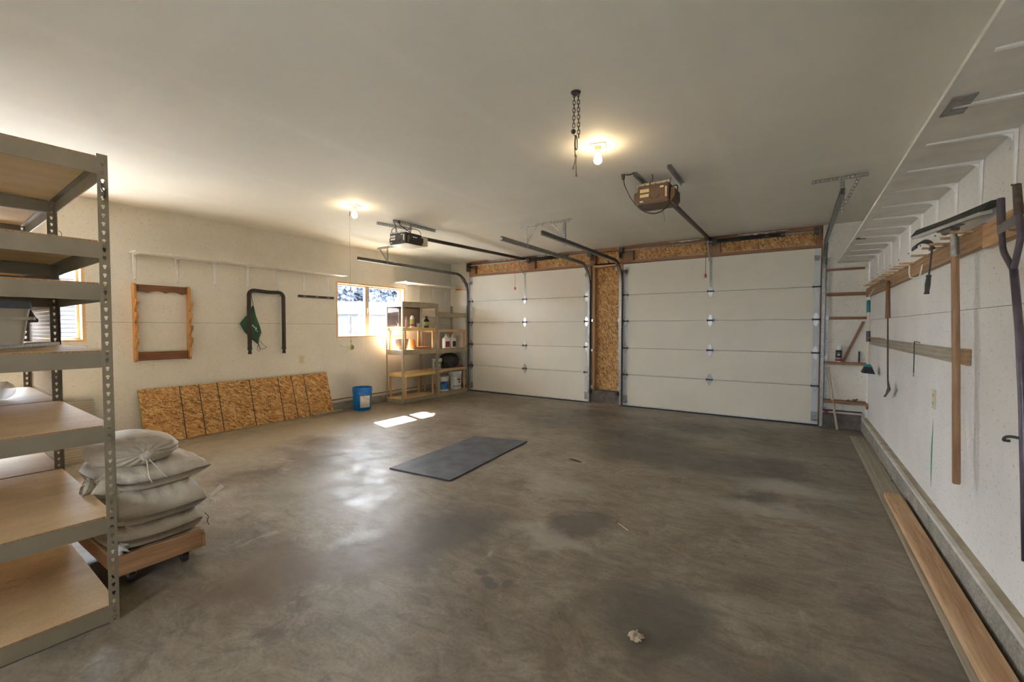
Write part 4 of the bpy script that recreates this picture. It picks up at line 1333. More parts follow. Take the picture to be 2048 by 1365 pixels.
# leaning flake board panel
t = thing('flake_board_sheet', 'long flake board sheet leaning on the cream wall', 'board', (-6.18, 3.0, 0))
xb, xt, zt_ = -6.185, -6.372, 0.625
def lean(y0, y1, off0, off1, u0=0.0, u1=1.0):
    d = Vector((xt - xb, 0, zt_)).normalized()
    nrm = Vector((d.z, 0, -d.x))
    a = Vector((xb, 0, 0)) + (Vector((xt - xb, 0, zt_))) * u0
    c = Vector((xb, 0, 0)) + (Vector((xt - xb, 0, zt_))) * u1
    vs = []
    for y in (y0, y1):
        for p in (a, c):
            for o in (off0, off1):
                q = p + nrm * o
                vs.append((q.x, y, q.z))
    return MB().add(vs, [(0, 1, 3, 2), (4, 6, 7, 5), (0, 4, 5, 1), (2, 3, 7, 6), (0, 2, 6, 4), (1, 5, 7, 3)])
lean(1.795, 4.205, 0.0, 0.011, 0.003, 1).build('board', 'osb', t)
lean(1.7935, 1.7955, -0.0005, 0.0115, 0.003, 1).build('painted_edge', 'green_paint', t)
for yk in (2.20, 2.405, 2.615, 3.015, 3.41, 3.612, 3.808):
    lean(yk - 0.006, yk + 0.006, 0.0108, 0.0114, 0.004, 1).build('printed_line', 'mark_black', t)
tag(box(-6.13, -6.06, 3.80, 4.30, 0, 0.035).build('wood_offcut', 'grey_plank_y', bevel=0.003), 'short brown wood offcut on floor against the flake board', 'wood')
# old planks against the wall behind the tall shelving
t = tag(MB().add([(-6.20, 0.2, 0.0), (-6.16, 0.2, 0.0), (-6.30, 0.2, 0.575), (-6.34, 0.2, 0.575), (-6.20, 1.40, 0.0), (-6.16, 1.40, 0.0), (-6.30, 1.40, 0.575), (-6.34, 1.40, 0.575)],
        [(0, 3, 2, 1), (4, 5, 6, 7), (0, 1, 5, 4), (1, 2, 6, 5), (2, 3, 7, 6), (3, 0, 4, 7)]).build('old_plank', 'grey_plank_y'), 'weathered wide plank leaning on wall behind the tall shelving', 'plank')
tag(box(-6.05, -6.01, 0.3, 1.30, 0, 0.24).build('old_plank', 'grey_board_y'), 'weathered plank standing on edge on floor behind the sacks', 'plank')

# blue bucket
t = thing('blue_bucket', 'blue plastic bucket with white label beside the flake board', 'bucket', (-5.98, 4.60, 0))
bx, by = -5.98, 4.60
MB().lathe([(0.0, 0.0), (0.130, 0.0), (0.136, 0.01), (0.150, 0.27), (0.154, 0.272), (0.154, 0.285), (0.151, 0.29), (0.152, 0.315), (0.157, 0.317), (0.157, 0.332), (0.153, 0.336), (0.154, 0.362), (0.158, 0.364), (0.158, 0.372), (0.148, 0.372), (0.146, 0.355), (0.128, 0.015), (0.0, 0.012)], (bx, by, 0), 32).build('pail', 'blue_plastic', t, smooth=True)
lb = MB()
vs = []
for i in range(9):
    a = R(-52 + 8.5 * i)
    for z in (0.05, 0.245):
        rr = 0.1365 + (z / 0.27) * 0.014 + 0.002
        vs.append((bx + rr * math.cos(a), by + rr * math.sin(a), z))
lb.add(vs, [(2 * i, 2 * i + 2, 2 * i + 3, 2 * i + 1) for i in range(8)])
lb.build('label', 'paper_label', t, smooth='all', solid=0.001)
MB().tube(smooth_path([(bx + 0.16 * math.cos(R(-62)), by + 0.16 * math.sin(R(-62)), 0.30), (bx + 0.163 * math.cos(R(-30)), by + 0.163 * math.sin(R(-30)), 0.22), (bx + 0.163 * math.cos(R(10)), by + 0.163 * math.sin(R(10)), 0.18), (bx + 0.163 * math.cos(R(60)), by + 0.163 * math.sin(R(60)), 0.22), (bx + 0.16 * math.cos(R(118)), by + 0.16 * math.sin(R(118)), 0.30)]), 0.0028, 6).build('wire_handle', 'dull_steel', t, smooth='all')

# ================================================================ rivet shelving
def upright_mesh(H, w=0.036, pitch=0.0381):
    """Angle post with keyhole slots in its front face; corner at the origin, front in the y-z plane, runs along +y, return along -x."""
    mb = MB()
    n = int(H / pitch)
    key = [(-0.0035, -0.009), (0.0035, -0.009), (0.004, -0.002), (0.0068, 0.002), (0.0068, 0.006), (0.004, 0.0095), (-0.004, 0.0095), (-0.0068, 0.006), (-0.0068, 0.002), (-0.004, -0.002)]
    out = [(-0.5, -0.5), (0.5, -0.5), (0.5, -0.1), (0.5, 0.1), (0.5, 0.3), (0.5, 0.5), (-0.5, 0.5), (-0.5, 0.3), (-0.5, 0.1), (-0.5, -0.1)]
    for face in (0, 1):
        for i in range(n):
            cz = (i + 0.5) * pitch
            cy = w / 2
            inn = [(cy + a, cz + b2) for a, b2 in key]
            ou = [(cy + a * w, cz + b2 * pitch) for a, b2 in out]
            if face == 0:
                vs = [(0, p[0], p[1]) for p in inn] + [(0, p[0], p[1]) for p in ou]
            else:
                vs = [(-p[0], w, p[1]) for p in inn] + [(-p[0], w, p[1]) for p in ou]
            fs = [(k, (k + 1) % 10, 10 + (k + 1) % 10, 10 + k) for k in range(10)]
            mb.add(vs, fs)
    if H - n * pitch > 0.001:
        mb.add([(0, 0, n * pitch), (0, w, n * pitch), (0, w, H), (0, 0, H), (-w, w, n * pitch), (-w, w, H)], [(0, 1, 2, 3), (1, 4, 5, 2)])
    return mb
def rivet_unit(name, label, loc, rotz, length, depth, H, decks, steel, group=None, deck_mat='deck_board', beam_h=0.07, ends=True):
    """Local frame: front face x=0, depth towards -x, far end y=0, unit runs to y=-length. decks: (top z, wooden?)"""
    t = thing(name, label, 'shelving', (0, 0, 0), group=group)
    up = upright_mesh(H)
    first = None
    # four corner posts; front far, front near, back far, back near
    specs = [((0, -0.036, 0), (1, 1)), ((0, -length + 0.036, 0), (1, -1)), ((-depth, -0.036, 0), (-1, 1)), ((-depth, -length + 0.036, 0), (-1, -1))]
    for (p, (sx, sy)) in specs:
        if first is None:
            first = up.build('upright', steel, t, origin=(0, 0, 0), solid=0.0022)
            first.location = p
        else:
            c = first.copy()
            col.objects.link(c)
            c.parent = t
            c.location = p
            c.scale = (sx, sy, 1)
    for zt2 in decks:
        d = box(-depth + 0.006, -0.004, -length + 0.006, -0.006, zt2 - 0.012, zt2).build('deck', deck_mat, t)
        d.data.materials.append(MATS['deck_underside'])
        for pg_ in d.data.polygons:
            if pg_.normal.z < -0.5:
                pg_.material_index = 1
        MB().box(-0.0045, -0.0025, -length + 0.038, -0.038, zt2 - 0.0125, zt2 - 0.0005).build('front_edge', 'deck_edge', d)
        zb2, zt3 = zt2 - 0.012 - beam_h + 0.004, zt2 - 0.009
        for nm, xs in (('front_beam', (-0.006, -0.001)), ('back_beam', (-depth + 0.001, -depth + 0.006))):
            bb = MB().box(xs[0], xs[1], -length + 0.030, -0.030, zb2, zt3)
            xa, xb2 = (xs[0] - 0.022, xs[0]) if nm == 'front_beam' else (xs[1], xs[1] + 0.022)
            bb.box(xa, xb2, -length + 0.038, -0.038, zt2 - 0.017, zt2 - 0.0125)
            bo = bb.build(nm, steel, t)
            if nm == 'front_beam':
                rv = MB()
                for yy in (-0.018, -length + 0.018):
                    for zz in (zb2 + 0.016, zt3 - 0.016):
                        rv.cyl((-0.001, yy, zz), (0.0035, yy, zz), 0.0075, 0.0055, 10)
                rv.build('rivet', steel, bo)
        for nm, y0, y1 in (('end_beam', -0.006, -0.001), ('end_beam', -length + 0.001, -length + 0.006)):
            eb = MB().box(-depth + 0.03, -0.03, y0, y1, zb2, zt3)
            ya, yb2 = (y0 - 0.022, y0) if y0 > -0.5 else (y1, y1 + 0.022)
            eb.box(-depth + 0.036, -0.036, ya, yb2, zt2 - 0.017, zt2 - 0.0125)
            eb.build(nm, steel, t)
    t.location = loc
    t.rotation_euler = (0, 0, rotz)
    return t
TALL = [2.108, 1.735, 1.548, 1.247, 0.909, 0.495, 0.083]
RZ = R(-2.0)
u1 = rivet_unit('tall_shelving', 'tall olive steel shelving unit nearest the viewer, front row', (-2.592, 0.645, 0), RZ, 1.85, 1.12, 2.118, TALL, 'rack_steel', 'tall olive shelving units')
M1 = Matrix.Translation((-2.592, 0.645, 0)) @ Matrix.Rotation(RZ, 4, 'Z')
o2 = M1 @ Vector((-1.135, 0, 0))
u2 = rivet_unit('tall_shelving', 'tall olive steel shelving unit standing behind the front row unit', tuple(o2), RZ, 1.85, 1.05, 2.118, TALL, 'rack_steel', 'tall olive shelving units')
# cream pegboard on the end of the rear unit
pb = MB()
perforated_sheet(pb, (-1.045, 0.004, 0.07), (1, 0, 0), (0, 0, 1), 41, 64, 0.0254, 0.0065)
pg = pb.build('end_pegboard', 'pegboard_cream', u2, origin=(0, 0, 0))
pg.location = (0, 0, 0)
# thin wire clip on the front post
clip = MB().tube(smooth_path([(0.004, -0.02, 1.99), (0.008, -0.026, 1.975), (0.008, -0.018, 1.955), (0.005, -0.01, 1.94), (0.006, -0.016, 1.925), (0.008, -0.008, 1.965)]), 0.003, 6).build('wire_clip', 'dark_steel', u1, origin=(0, 0, 0))
clip.location = (0, 0, 0)
wc = MB().tube(smooth_path([(-1.12, 0.0, 1.93), (-1.12, 0.018, 1.925), (-1.12, 0.022, 1.90), (-1.12, 0.016, 1.87), (-1.12, 0.0, 1.86)]), 0.0016, 5).build('wire_clip', 'dark_steel', u1, origin=(0, 0, 0))
wc.location = (0, 0, 0)
def on_unit(M, x, y, z):
    return tuple(M @ Vector((x, y, z)))
# tote with lid on the fourth deck
t = thing('storage_tote', 'beige plastic tote with dark grey lid on the tall shelving', 'tote', (-3.33, 0.18, 1.265))
ORGt = Vector((-3.33, 0.18, 1.265))
def rbox(mb, cx, cy, hx, hy, z0, z1, taper=0.0, r=0.03):
    rings = []
    for z, k in ((z0, 1 - taper), (z1, 1.0)):
        ring = []
        for qx, qy, a0 in ((1, 1, 0), (-1, 1, 90), (-1, -1, 180), (1, -1, 270)):
            for a in (0, 30, 60, 90):
                ring.append((cx + (qx * (hx - r) + r * math.cos(R(a0 + a))) * k, cy + (qy * (hy - r) + r * math.sin(R(a0 + a))) * k, z))
        rings.append(ring)
    n = len(rings[0])
    vs = rings[0] + rings[1]
    fs = [(k, (k + 1) % n, n + (k + 1) % n, n + k) for k in range(n)] + [tuple(reversed(range(n))), tuple(range(n, 2 * n))]
    mb.add(vs, fs)
    return mb
rbox(MB(), -3.33, 0.18, 0.22, 0.30, 1.265, 1.44, 0.08).build('body', 'tote_beige', t, smooth=True)
rbox(MB(), -3.33, 0.18, 0.235, 0.315, 1.385, 1.40, 0.0).build('rim', 'tote_beige', t, smooth=True)
rbox(MB(), -3.33, 0.18, 0.222, 0.302, 1.442, 1.475, -0.02).build('lid', 'tote_lid', t, smooth=True)
hd = MB()
hd.beam((-3.43, 0.505, 1.39), (-3.43, 0.485, 1.435), 0.02, 0.02)
hd.beam((-3.22, 0.505, 1.39), (-3.22, 0.485, 1.435), 0.02, 0.02)
hd.beam((-3.44, 0.508, 1.385), (-3.21, 0.508, 1.385), 0.022, 0.02)
hd.build('carry_handle', 'tote_handle', t, bevel=0.003)
tag(MB().beam((-2.72, 0.15, 1.2565), (-3.62, 0.62, 1.2565), 0.10, 0.018).build('loose_board', 'grey_plank_y', bevel=0.002), 'thin weathered board under the tote on the tall shelving', 'board')
# clear ball
t = thing('plastic_ball', 'clear hollow plastic ball on rear tall shelving deck', 'ball', (-4.02, 0.49, 0.91))
MB().sphere((-4.02, 0.49, 0.966), 0.055, 22, 14).build('shell', 'clear_plastic', t, smooth='all')
rg = MB().lathe([(0.0562, -0.008), (0.0585, 0), (0.0562, 0.008)], (-4.02, 0.49, 0.966), 24, (0.3, 0.9, -0.3))
rg.build('ridge_band', 'clear_plastic', t, smooth='all')

# ================================================================ small shelving by the window
UA = Vector((-5.80, 6.185, 0))
uA = rivet_unit('small_shelving', 'grey rivet shelving with pegboard back below the window', tuple(UA), 0, 0.86, 0.44, 1.818, [1.818, 0.955, 0.078], 'rack_steel_grey', 'small rivet shelving', beam_h=0.085)
UB = Vector((-5.80, 7.125, 0))
uB = rivet_unit('small_shelving', 'grey rivet shelving in corner beside the garage door', tuple(UB), 0, 0.925, 0.44, 1.815, [1.655, 0.942, 0.082], 'rack_steel_grey', 'small rivet shelving', beam_h=0.085)
def local_part(mb, name, mat, parent, **kw):
    o = mb.build(name, mat, parent, origin=(0, 0, 0), **kw)
    o.location = (0, 0, 0)
    return o
pb = MB()
perforated_sheet(pb, (-0.434, -0.846, 1.365), (0, 1, 0), (0, 0, 1), 33, 15, 0.0252, 0.0066)
local_part(pb, 'back_pegboard', 'pegboard_brown', uA)
for u, L, zs, zlow, edge in ((uA, 0.86, (1.352, 0.520), (0.955, 0.078), 'yellow_pine_y'), (uB, 0.925, (1.322, 0.537), (0.942, 0.082), 'pine_y')):
    for zt2, zl in zip(zs, zlow):
        sh_ = local_part(MB().box(-0.43, -0.006, -L + 0.04, -0.04, zt2 - 0.018, zt2), 'wood_shelf', 'deck_board', u)
        local_part(MB().box(-0.024, -0.004, -L + 0.037, -0.037, zt2 - 0.055, zt2 - 0.003), 'shelf_rail', edge, u, bevel=0.002)
        local_part(MB().box(-0.436, -0.416, -L + 0.037, -0.037, zt2 - 0.055, zt2 - 0.003), 'shelf_rail', edge, u, bevel=0.002)
        local_part(MB().box(-0.414, -0.026, -L + 0.037, -L + 0.055, zt2 - 0.055, zt2 - 0.019), 'shelf_end', 'yellow_pine_y' if u is uA else 'pine_y', u, bevel=0.002)
        for xx in (-0.43, -0.045):
            for yy in (-L + 0.06, -0.095):
                local_part(MB().box(xx, xx + 0.03, yy, yy + 0.035, zl + 0.001, zt2 - 0.056 if xx < -0.4 or True else zt2), 'prop', 'pine_z', u, bevel=0.002)
# bottles, pots, jugs, pails
def turned(name, label, cat, c, prof, mat, group=None, n=20):
    t = thing(name, label, cat, c, group=group)
    MB().lathe(prof, c, n).build('body', mat, t, smooth=True)
    return t
def band(t, c, r, z0, z1, mat, a0=0, a1=360, name='label', n=20):
    vs = []
    for i in range(n + 1):
        a = R(a0 + (a1 - a0) * i / n)
        for z, rr in ((z0, r if not isinstance(r, tuple) else r[0]), (z1, r if not isinstance(r, tuple) else r[1])):
            vs.append((c[0] + rr * math.cos(a), c[1] + rr * math.sin(a), c[2] + z))
    return MB().add(vs, [(2 * i, 2 * i + 2, 2 * i + 3, 2 * i + 1) for i in range(n)]).build(name, mat, t, smooth='all')
zA2 = 1.352
c = (-6.02, 5.76, zA2)
t = turned('spray_bottle', 'white bottle with brown and green label on the upper shelf', 'bottle', c, [(0.038, 0), (0.04, 0.01), (0.04, 0.17), (0.034, 0.20), (0.016, 0.225), (0.014, 0.235)], 'white_plastic')
band(t, c, 0.0408, 0.03, 0.16, 'lime_print', -150, 60)
band(t, c, 0.0412, 0.03, 0.07, 'crimson_print', -150, 60)
MB().lathe([(0.017, 0.235), (0.017, 0.265), (0.008, 0.27)], c, 14).build('cap', 'black_plastic', t, smooth=True)
c = (-6.10, 5.69, zA2)
t = turned('small_bottle', 'thin pink bottle behind the white labelled bottle', 'bottle', c, [(0.022, 0), (0.024, 0.01), (0.024, 0.15), (0.012, 0.165), (0.012, 0.185)], 'pink_print')
MB().lathe([(0.013, 0.185), (0.013, 0.2), (0.0, 0.202)], c, 12).build('cap', 'white_plastic', t)
c = (-5.98, 5.88, zA2)
t = turned('small_cup', 'small clear cup standing beside the white labelled bottle', 'cup', c, [(0.026, 0), (0.027, 0.003), (0.034, 0.085), (0.032, 0.085), (0.025, 0.006), (0.0, 0.005)], 'cup_clear')
c = (-5.97, 6.085, zA2)
t = turned('sauce_bottle', 'dark bottle with lime label at end of the upper shelf', 'bottle', c, [(0.048, 0), (0.05, 0.01), (0.05, 0.13), (0.045, 0.15), (0.022, 0.175), (0.02, 0.20)], 'dark_glass')
band(t, c, 0.0508, 0.03, 0.115, 'lime_print', -120, 60)
band(t, c, 0.0511, 0.03, 0.05, 'green_print', -120, 60)
MB().lathe([(0.022, 0.20), (0.022, 0.225), (0.0, 0.227)], c, 14).build('cap', 'black_plastic', t)
MB().beam((c[0], c[1] - 0.0, 1.352 + 0.185), (c[0] - 0.02, c[1] - 0.055, 1.352 + 0.19), 0.03, 0.014).build('spout', 'lime_print', t)
def pot(name, label, c, r0, r1, h, mat):
    t = thing(name, label, 'pot', c, group='flower pots on the shelf')
    MB().lathe([(0.0, 0.0), (r0, 0.0), (r1 - 0.006, h * 0.72), (r1 + 0.002, h * 0.72), (r1 + 0.004, h), (r1 - 0.012, h), (r1 - 0.02, h * 0.7), (r0 - 0.012, 0.015), (0.0, 0.013)], c, 24).build('pot_wall', mat, t, smooth=True)
    return t
pot('flower_pot', 'large weathered brown flower pot on the middle shelf', (-6.02, 5.50, 0.956), 0.088, 0.12, 0.19, 'aged_pot')
t = thing('flower_pot', 'small upturned orange terracotta pot on the middle shelf', 'pot', (-6.0, 5.735, 0.956), group='flower pots on the shelf')
MB().lathe([(0.072, 0.0), (0.074, 0.004), (0.075, 0.05), (0.068, 0.052), (0.054, 0.178), (0.0, 0.18)], (-6.0, 5.735, 0.956), 22).build('pot_wall', 'terracotta', t, smooth=True)
t = thing('wood_tray', 'flat brown tray lying on the middle shelf', 'tray', (-6.0, 5.985, 0.956))
MB().add([(-6.15, 5.83, 0.956), (-5.87, 5.83, 0.956), (-5.87, 6.15, 0.956), (-6.15, 6.15, 0.956), (-6.17, 5.81, 0.99), (-5.85, 5.81, 0.99), (-5.85, 6.16, 0.99), (-6.17, 6.16, 0.99)],
         [(0, 3, 2, 1), (4, 5, 6, 7), (0, 1, 5, 4), (1, 2, 6, 5), (2, 3, 7, 6), (3, 0, 4, 7)]).build('tray_body', 'terracotta', t, bevel=0.004)
MB().box(-6.15, -5.87, 5.83, 6.14, 0.9905, 0.992).build('tray_inner', 'old_pine_y', t)
def jug(label, c, mat, lmat, w=0.075, d=0.045, h=0.27, group='jugs on the corner shelving'):
    t = thing('plastic_jug', label, 'jug', c, group=group)
    rbox(MB(), c[0], c[1], d, w, c[2], c[2] + h * 0.72, 0.02, 0.025).build('body', mat, t, smooth=True)
    MB().lathe([(w * 0.8, h * 0.72), (0.03, h * 0.85), (0.018, h * 0.9), (0.018, h)], c, 18).build('neck', mat, t, smooth=True)
    MB().lathe([(0.021, h * 0.93), (0.021, h * 1.03), (0.0, h * 1.035)], c, 12).build('cap', 'white_plastic', t)
    MB().tube(smooth_path([(c[0], c[1] + 0.02, c[2] + h * 0.88), (c[0], c[1] + w * 0.85, c[2] + h * 0.9), (c[0], c[1] + w * 0.95, c[2] + h * 0.65)]), 0.012, 8).build('handle', mat, t, smooth='all')
    MB().box(c[0] + d, c[0] + d + 0.0015, c[1] - w * 0.75, c[1] + w * 0.7, c[2] + 0.02, c[2] + h * 0.5).build('label', lmat, t)
    return t
jug('white plastic jug with red label on the corner shelving', (-5.93, 6.60, 0.943), 'white_plastic', 'crimson_print', 0.085)
jug('white plastic jug with black label on the corner shelving', (-5.93, 6.80, 0.943), 'white_plastic', 'black_print', 0.07)
# duffel bag: lumpy cloth
def lump(c, hx, hy, hz, seed, n=26, m=16, rough=0.10):
    rnd = random.Random(seed)
    ph = [(rnd.uniform(0, 6.28), rnd.randint(2, 6), rnd.randint(1, 5)) for _ in range(6)]
    mb = MB()
    def fn(u, v):
        a = 2 * math.pi * u
        b2 = math.pi * (v - 0.5)
        k = 1 + sum(rough / 3 * math.sin(p + q * a + s * b2 * 2) for p, q, s in ph)
        x = math.copysign(abs(math.cos(b2) * math.cos(a)) ** 0.8, math.cos(a)) * hx * k
        y = math.copysign(abs(math.cos(b2) * math.sin(a)) ** 0.8, math.sin(a)) * hy * k
        z = math.sin(b2) * hz * k
        z = max(z, -hz * 0.8)
        return (c[0] + x, c[1] + y, c[2] + hz * 0.8 + z)
    return mb.grid(fn, n, m)
t = thing('duffel_bag', 'crumpled black nylon bag on the corner shelving', 'bag', (-5.99, 6.73, 0.538))
lump((-6.0, 6.76, 0.539), 0.155, 0.235, 0.16, 3).build('cloth', 'bag_nylon', t, smooth='all')
MB().tube(smooth_path([(-5.84, 6.55, 0.60), (-5.82, 6.62, 0.66), (-5.81, 6.75, 0.61), (-5.82, 6.88, 0.60)]), 0.009, 6).build('strap', 'black_plastic', t, smooth='all')
MB().beam((-5.825, 6.86, 0.545), (-5.825, 7.0, 0.56), 0.02, 0.03).build('red_tab', 'crimson_print', t)
def pail(label, c, r, h, lmat, extra=None, lidmat=None, closed=True):
    t = thing('plastic_pail', label, 'pail', c, group='white pails on the corner shelving')
    prof = [(0.0, 0), (r * 0.88, 0), (r * 0.9, 0.008), (r * 0.985, h * 0.78), (r * 1.03, h * 0.785), (r * 1.03, h * 0.81), (r, h * 0.82), (r * 1.0, h * 0.9), (r * 1.05, h * 0.91), (r * 1.05, h)]
    prof += [(0.0, h)] if closed else [(r * 0.95, h), (r * 0.86, 0.02), (0.0, 0.018)]
    MB().lathe(prof, c, 28).build('pail_wall', 'white_plastic', t, smooth=True)
    band(t, c, (r * 0.915, r * 0.975), h * 0.12, h * 0.68, lmat, -75, 75)
    if extra:
        for (a0, a1, z0, z1, mt) in extra:
            band(t, c, (r * 0.93 + 0.003, r * 0.965 + 0.003), h * z0, h * z1, mt, a0, a1, 'print', 6)
    MB().tube([(c[0] + r * 1.07 * math.cos(R(a)), c[1] + r * 1.07 * math.sin(R(a)), c[2] + h * (0.82 - 0.16 * math.sin(R(a + 90)))) for a in range(-90, 91, 15)], 0.003, 5).build('wire_handle', 'dull_steel', t)
    return t
pail('white pail with green label on the wood shelf', (-5.98, 6.38, 0.538), 0.10, 0.205, 'green_print', [(-45, 0, 0.2, 0.6, 'paper_label'), (-38, -26, 0.32, 0.55, 'green_print'), (-20, -8, 0.32, 0.55, 'green_print')])
pail('white pail with blue label on the bottom deck', (-5.955, 6.52, 0.083), 0.125, 0.29, 'blue_print', [(-60, -20, 0.5, 0.62, 'navy_print'), (20, 60, 0.15, 0.62, 'paper_label')])
pail('tall white pail with black print nearest the garage door', (-5.955, 6.90, 0.083), 0.135, 0.37, 'white_plastic', [(-28, 8, 0.5, 0.58, 'black_print'), (-16, 0, 0.36, 0.46, 'black_print'), (-70, 30, 0.17, 0.2, 'navy_print'), (-70, 30, 0.1, 0.12, 'crimson_print')])
t = tag(lump((-6.12, 6.71, 0.084), 0.09, 0.09, 0.15, 9).build('black_sack', 'bag_nylon', smooth='all'), 'dark bundle stuffed between the two pails on bottom deck', 'bundle')

# ================================================================ dolly and sacks
t = thing('furniture_dolly', 'low wooden dolly carrying the stacked sacks', 'dolly', (-3.19, 0.905, 0))
dx0, dx1, dy0, dy1 = -3.53, -2.857, 0.70, 1.10
box(dx0, dx1 - 0.02, dy0, dy1, 0.155, 0.172).build('deck', 'dolly_top', t)
box(dx1 - 0.02, dx1, dy0, dy1 - 0.02, 0.078, 0.182).build('front_board', 'dolly_wood', t, bevel=0.004)
box(dx0, dx0 + 0.02, dy0, dy1, 0.078, 0.165).build('back_board', 'dolly_wood', t, bevel=0.004)
for y0, y1 in ((dy0, dy0 + 0.02), (dy1 - 0.02, dy1)):
    box(dx0 + 0.021, dx1 - (0.021 if y0 < 0.9 else 0), y0, y1, 0.078, 0.153).build('side_board', 'dolly_wood', t, bevel=0.004)
for xx in (dx0 + 0.09, dx1 - 0.08):
    for yy in (dy0 + 0.08, dy1 - 0.08):
        cs = MB().cyl((xx, yy - 0.012, 0.034), (xx, yy + 0.012, 0.034), 0.034, n=16).build('caster', 'black_rubber', t, smooth=True)
        MB().box(xx - 0.02, xx + 0.02, yy - 0.017, yy - 0.013, 0.03, 0.078).box(xx - 0.02, xx + 0.02, yy + 0.013, yy + 0.017, 0.03, 0.078).box(xx - 0.035, xx + 0.035, yy - 0.03, yy + 0.03, 0.074, 0.078).build('fork', 'dull_steel', cs)
def sack(label, c, hx, hy, z0, z1, seed, sag=0.35, ear=0.03, pinch_front=0.0, yaw=0.0, px=2.6, py=2.6, wr=0.010):
    """A filled woven sack: closed pillow with eared corners, slumped on what is under it."""
    rnd = random.Random(seed)
    t = thing('grain_sack', label, 'sack', (c[0], c[1], z0), group='woven sacks on the dolly')
    ph = [(rnd.uniform(0, 6.28), rnd.uniform(3, 9), rnd.uniform(3, 9)) for _ in range(8)]
    T = z1 - z0
    nu, nv = 40, 30
    cy_, sy_ = math.cos(yaw), math.sin(yaw)
    def pt(u, v, top):
        a, b2 = 2 * u - 1, 2 * v - 1
        prof = max(0.0, (1 - abs(a) ** px)) ** 0.42 * max(0.0, (1 - abs(b2) ** py)) ** 0.42
        wob = sum(math.sin(p + q * a + s * b2) for p, q, s in ph) / 8
        # corner ears, edges drawn in between them
        rnd_c = 1 - 0.13 * (a * b2) ** 2
        e = ear * (max(0.0, a * b2) ** 5) * (1 if b2 > 0 else 0.2)
        x = a * hx * (1 + 0.02 * (1 - b2 * b2)) * rnd_c + a * e
        y = b2 * hy * (1 + 0.03 * (1 - a * a)) * rnd_c + b2 * e
        edge_z = z0 + T * sag
        if top:
            z = edge_z + (z1 - edge_z) * prof * (1 + 0.10 * wob)
        else:
            z = edge_z - (edge_z - z0) * prof
        rim = max(abs(a), abs(b2))
        wrk = wr * math.sin(18 * (b2 if abs(a) > abs(b2) else a) + 5 * wob + seed) * max(0, rim - 0.45) * prof * 1.8
        z += wrk if top else 0
        if pinch_front and a > 0.3:
            k = (a - 0.3) / 0.7
            y = y * (1 - pinch_front * k * k)
        X, Y = x * cy_ - y * sy_, x * sy_ + y * cy_
        return (c[0] + X, c[1] + Y, z)
    mb = MB()
    mb.grid(lambda u, v: pt(u, v, True), nu, nv)
    mb.grid(lambda u, v: pt(u, v, False), nu, nv)
    o = mb.build('sack_cloth', 'sack_cloth', t, smooth='all')
    md = o.modifiers.new('weld', 'WELD')
    md.merge_threshold = 0.0008
    return t
s1 = sack('flattened bottom sack lying directly on the wooden dolly', (-3.195, 0.905, 0), 0.325, 0.215, 0.173, 0.300, 11, 0.5, 0.012, px=8, py=9)
s2 = sack('plump second sack from the bottom of the dolly stack', (-3.18, 0.915, 0), 0.315, 0.215, 0.287, 0.465, 23, 0.35, 0.02, px=5, py=5.5)
s3 = sack('sack with pointed corner just under the tied top sack', (-3.22, 0.925, 0), 0.30, 0.215, 0.446, 0.605, 5, 0.45, 0.03, yaw=R(8), px=4, py=4)
def tuft(parent, c, n, L, mat, name, seed, bias=(0, 0, 0), w=0.0013):
    rnd = random.Random(seed)
    mb = MB()
    for _ in range(n):
        d = Vector((rnd.uniform(-1, 1), rnd.uniform(-1, 1), rnd.uniform(-1, 0.8))) + Vector(bias)
        d.normalize()
        l = L * rnd.uniform(0.5, 1.0)
        p0 = Vector(c)
        p1 = p0 + d * l * 0.5 + Vector((rnd.uniform(-0.01, 0.01), rnd.uniform(-0.01, 0.01), 0))
        p2 = p0 + d * l + Vector((0, 0, -0.25 * l))
        mb.tube([p0, p1, p2], [w, w, w * 0.7], 4)
    return mb.build(name, mat, parent)
# bunched neck of the third sack on its shelf side
MB().tube(smooth_path([(-3.07, 0.74, 0.50), (-3.04, 0.70, 0.505), (-3.03, 0.672, 0.51), (-3.03, 0.655, 0.52), (-3.03, 0.63, 0.53)]), [0.07 - 0.05 * (i / 24.0) if i < 16 else 0.02 + 0.03 * ((i - 16) / 8.0) for i in range(25)], 10).build('neck', 'sack_cloth', s3, smooth='all')
tuft(s3, (-3.02, 0.665, 0.55), 26, 0.06, 'straw', 'frayed_threads', 2)
tuft(s2, (-2.865, 1.135, 0.34), 6, 0.05, 'straw', 'frayed_threads', 4, (0.2, 0.8, 0.2))
MB().add([(-2.885, 1.13, 0.335), (-2.90, 1.125, 0.345), (-2.90, 1.20, 0.40), (-2.88, 1.215, 0.385)], [(0, 1, 2, 3)]).build('corner_tab', 'sack_cloth', s2, solid=0.002)
MB().tube(smooth_path([(-2.865, 1.10, 0.27), (-2.855, 1.115, 0.245), (-2.86, 1.11, 0.22), (-2.855, 1.118, 0.195)]), 0.002, 5).build('loose_twine', 'rust_steel', s2)
tuft(s2, (-2.86, 0.74, 0.33), 7, 0.10, 'straw', 'frayed_threads', 14, (0.5, 0.8, -0.2))
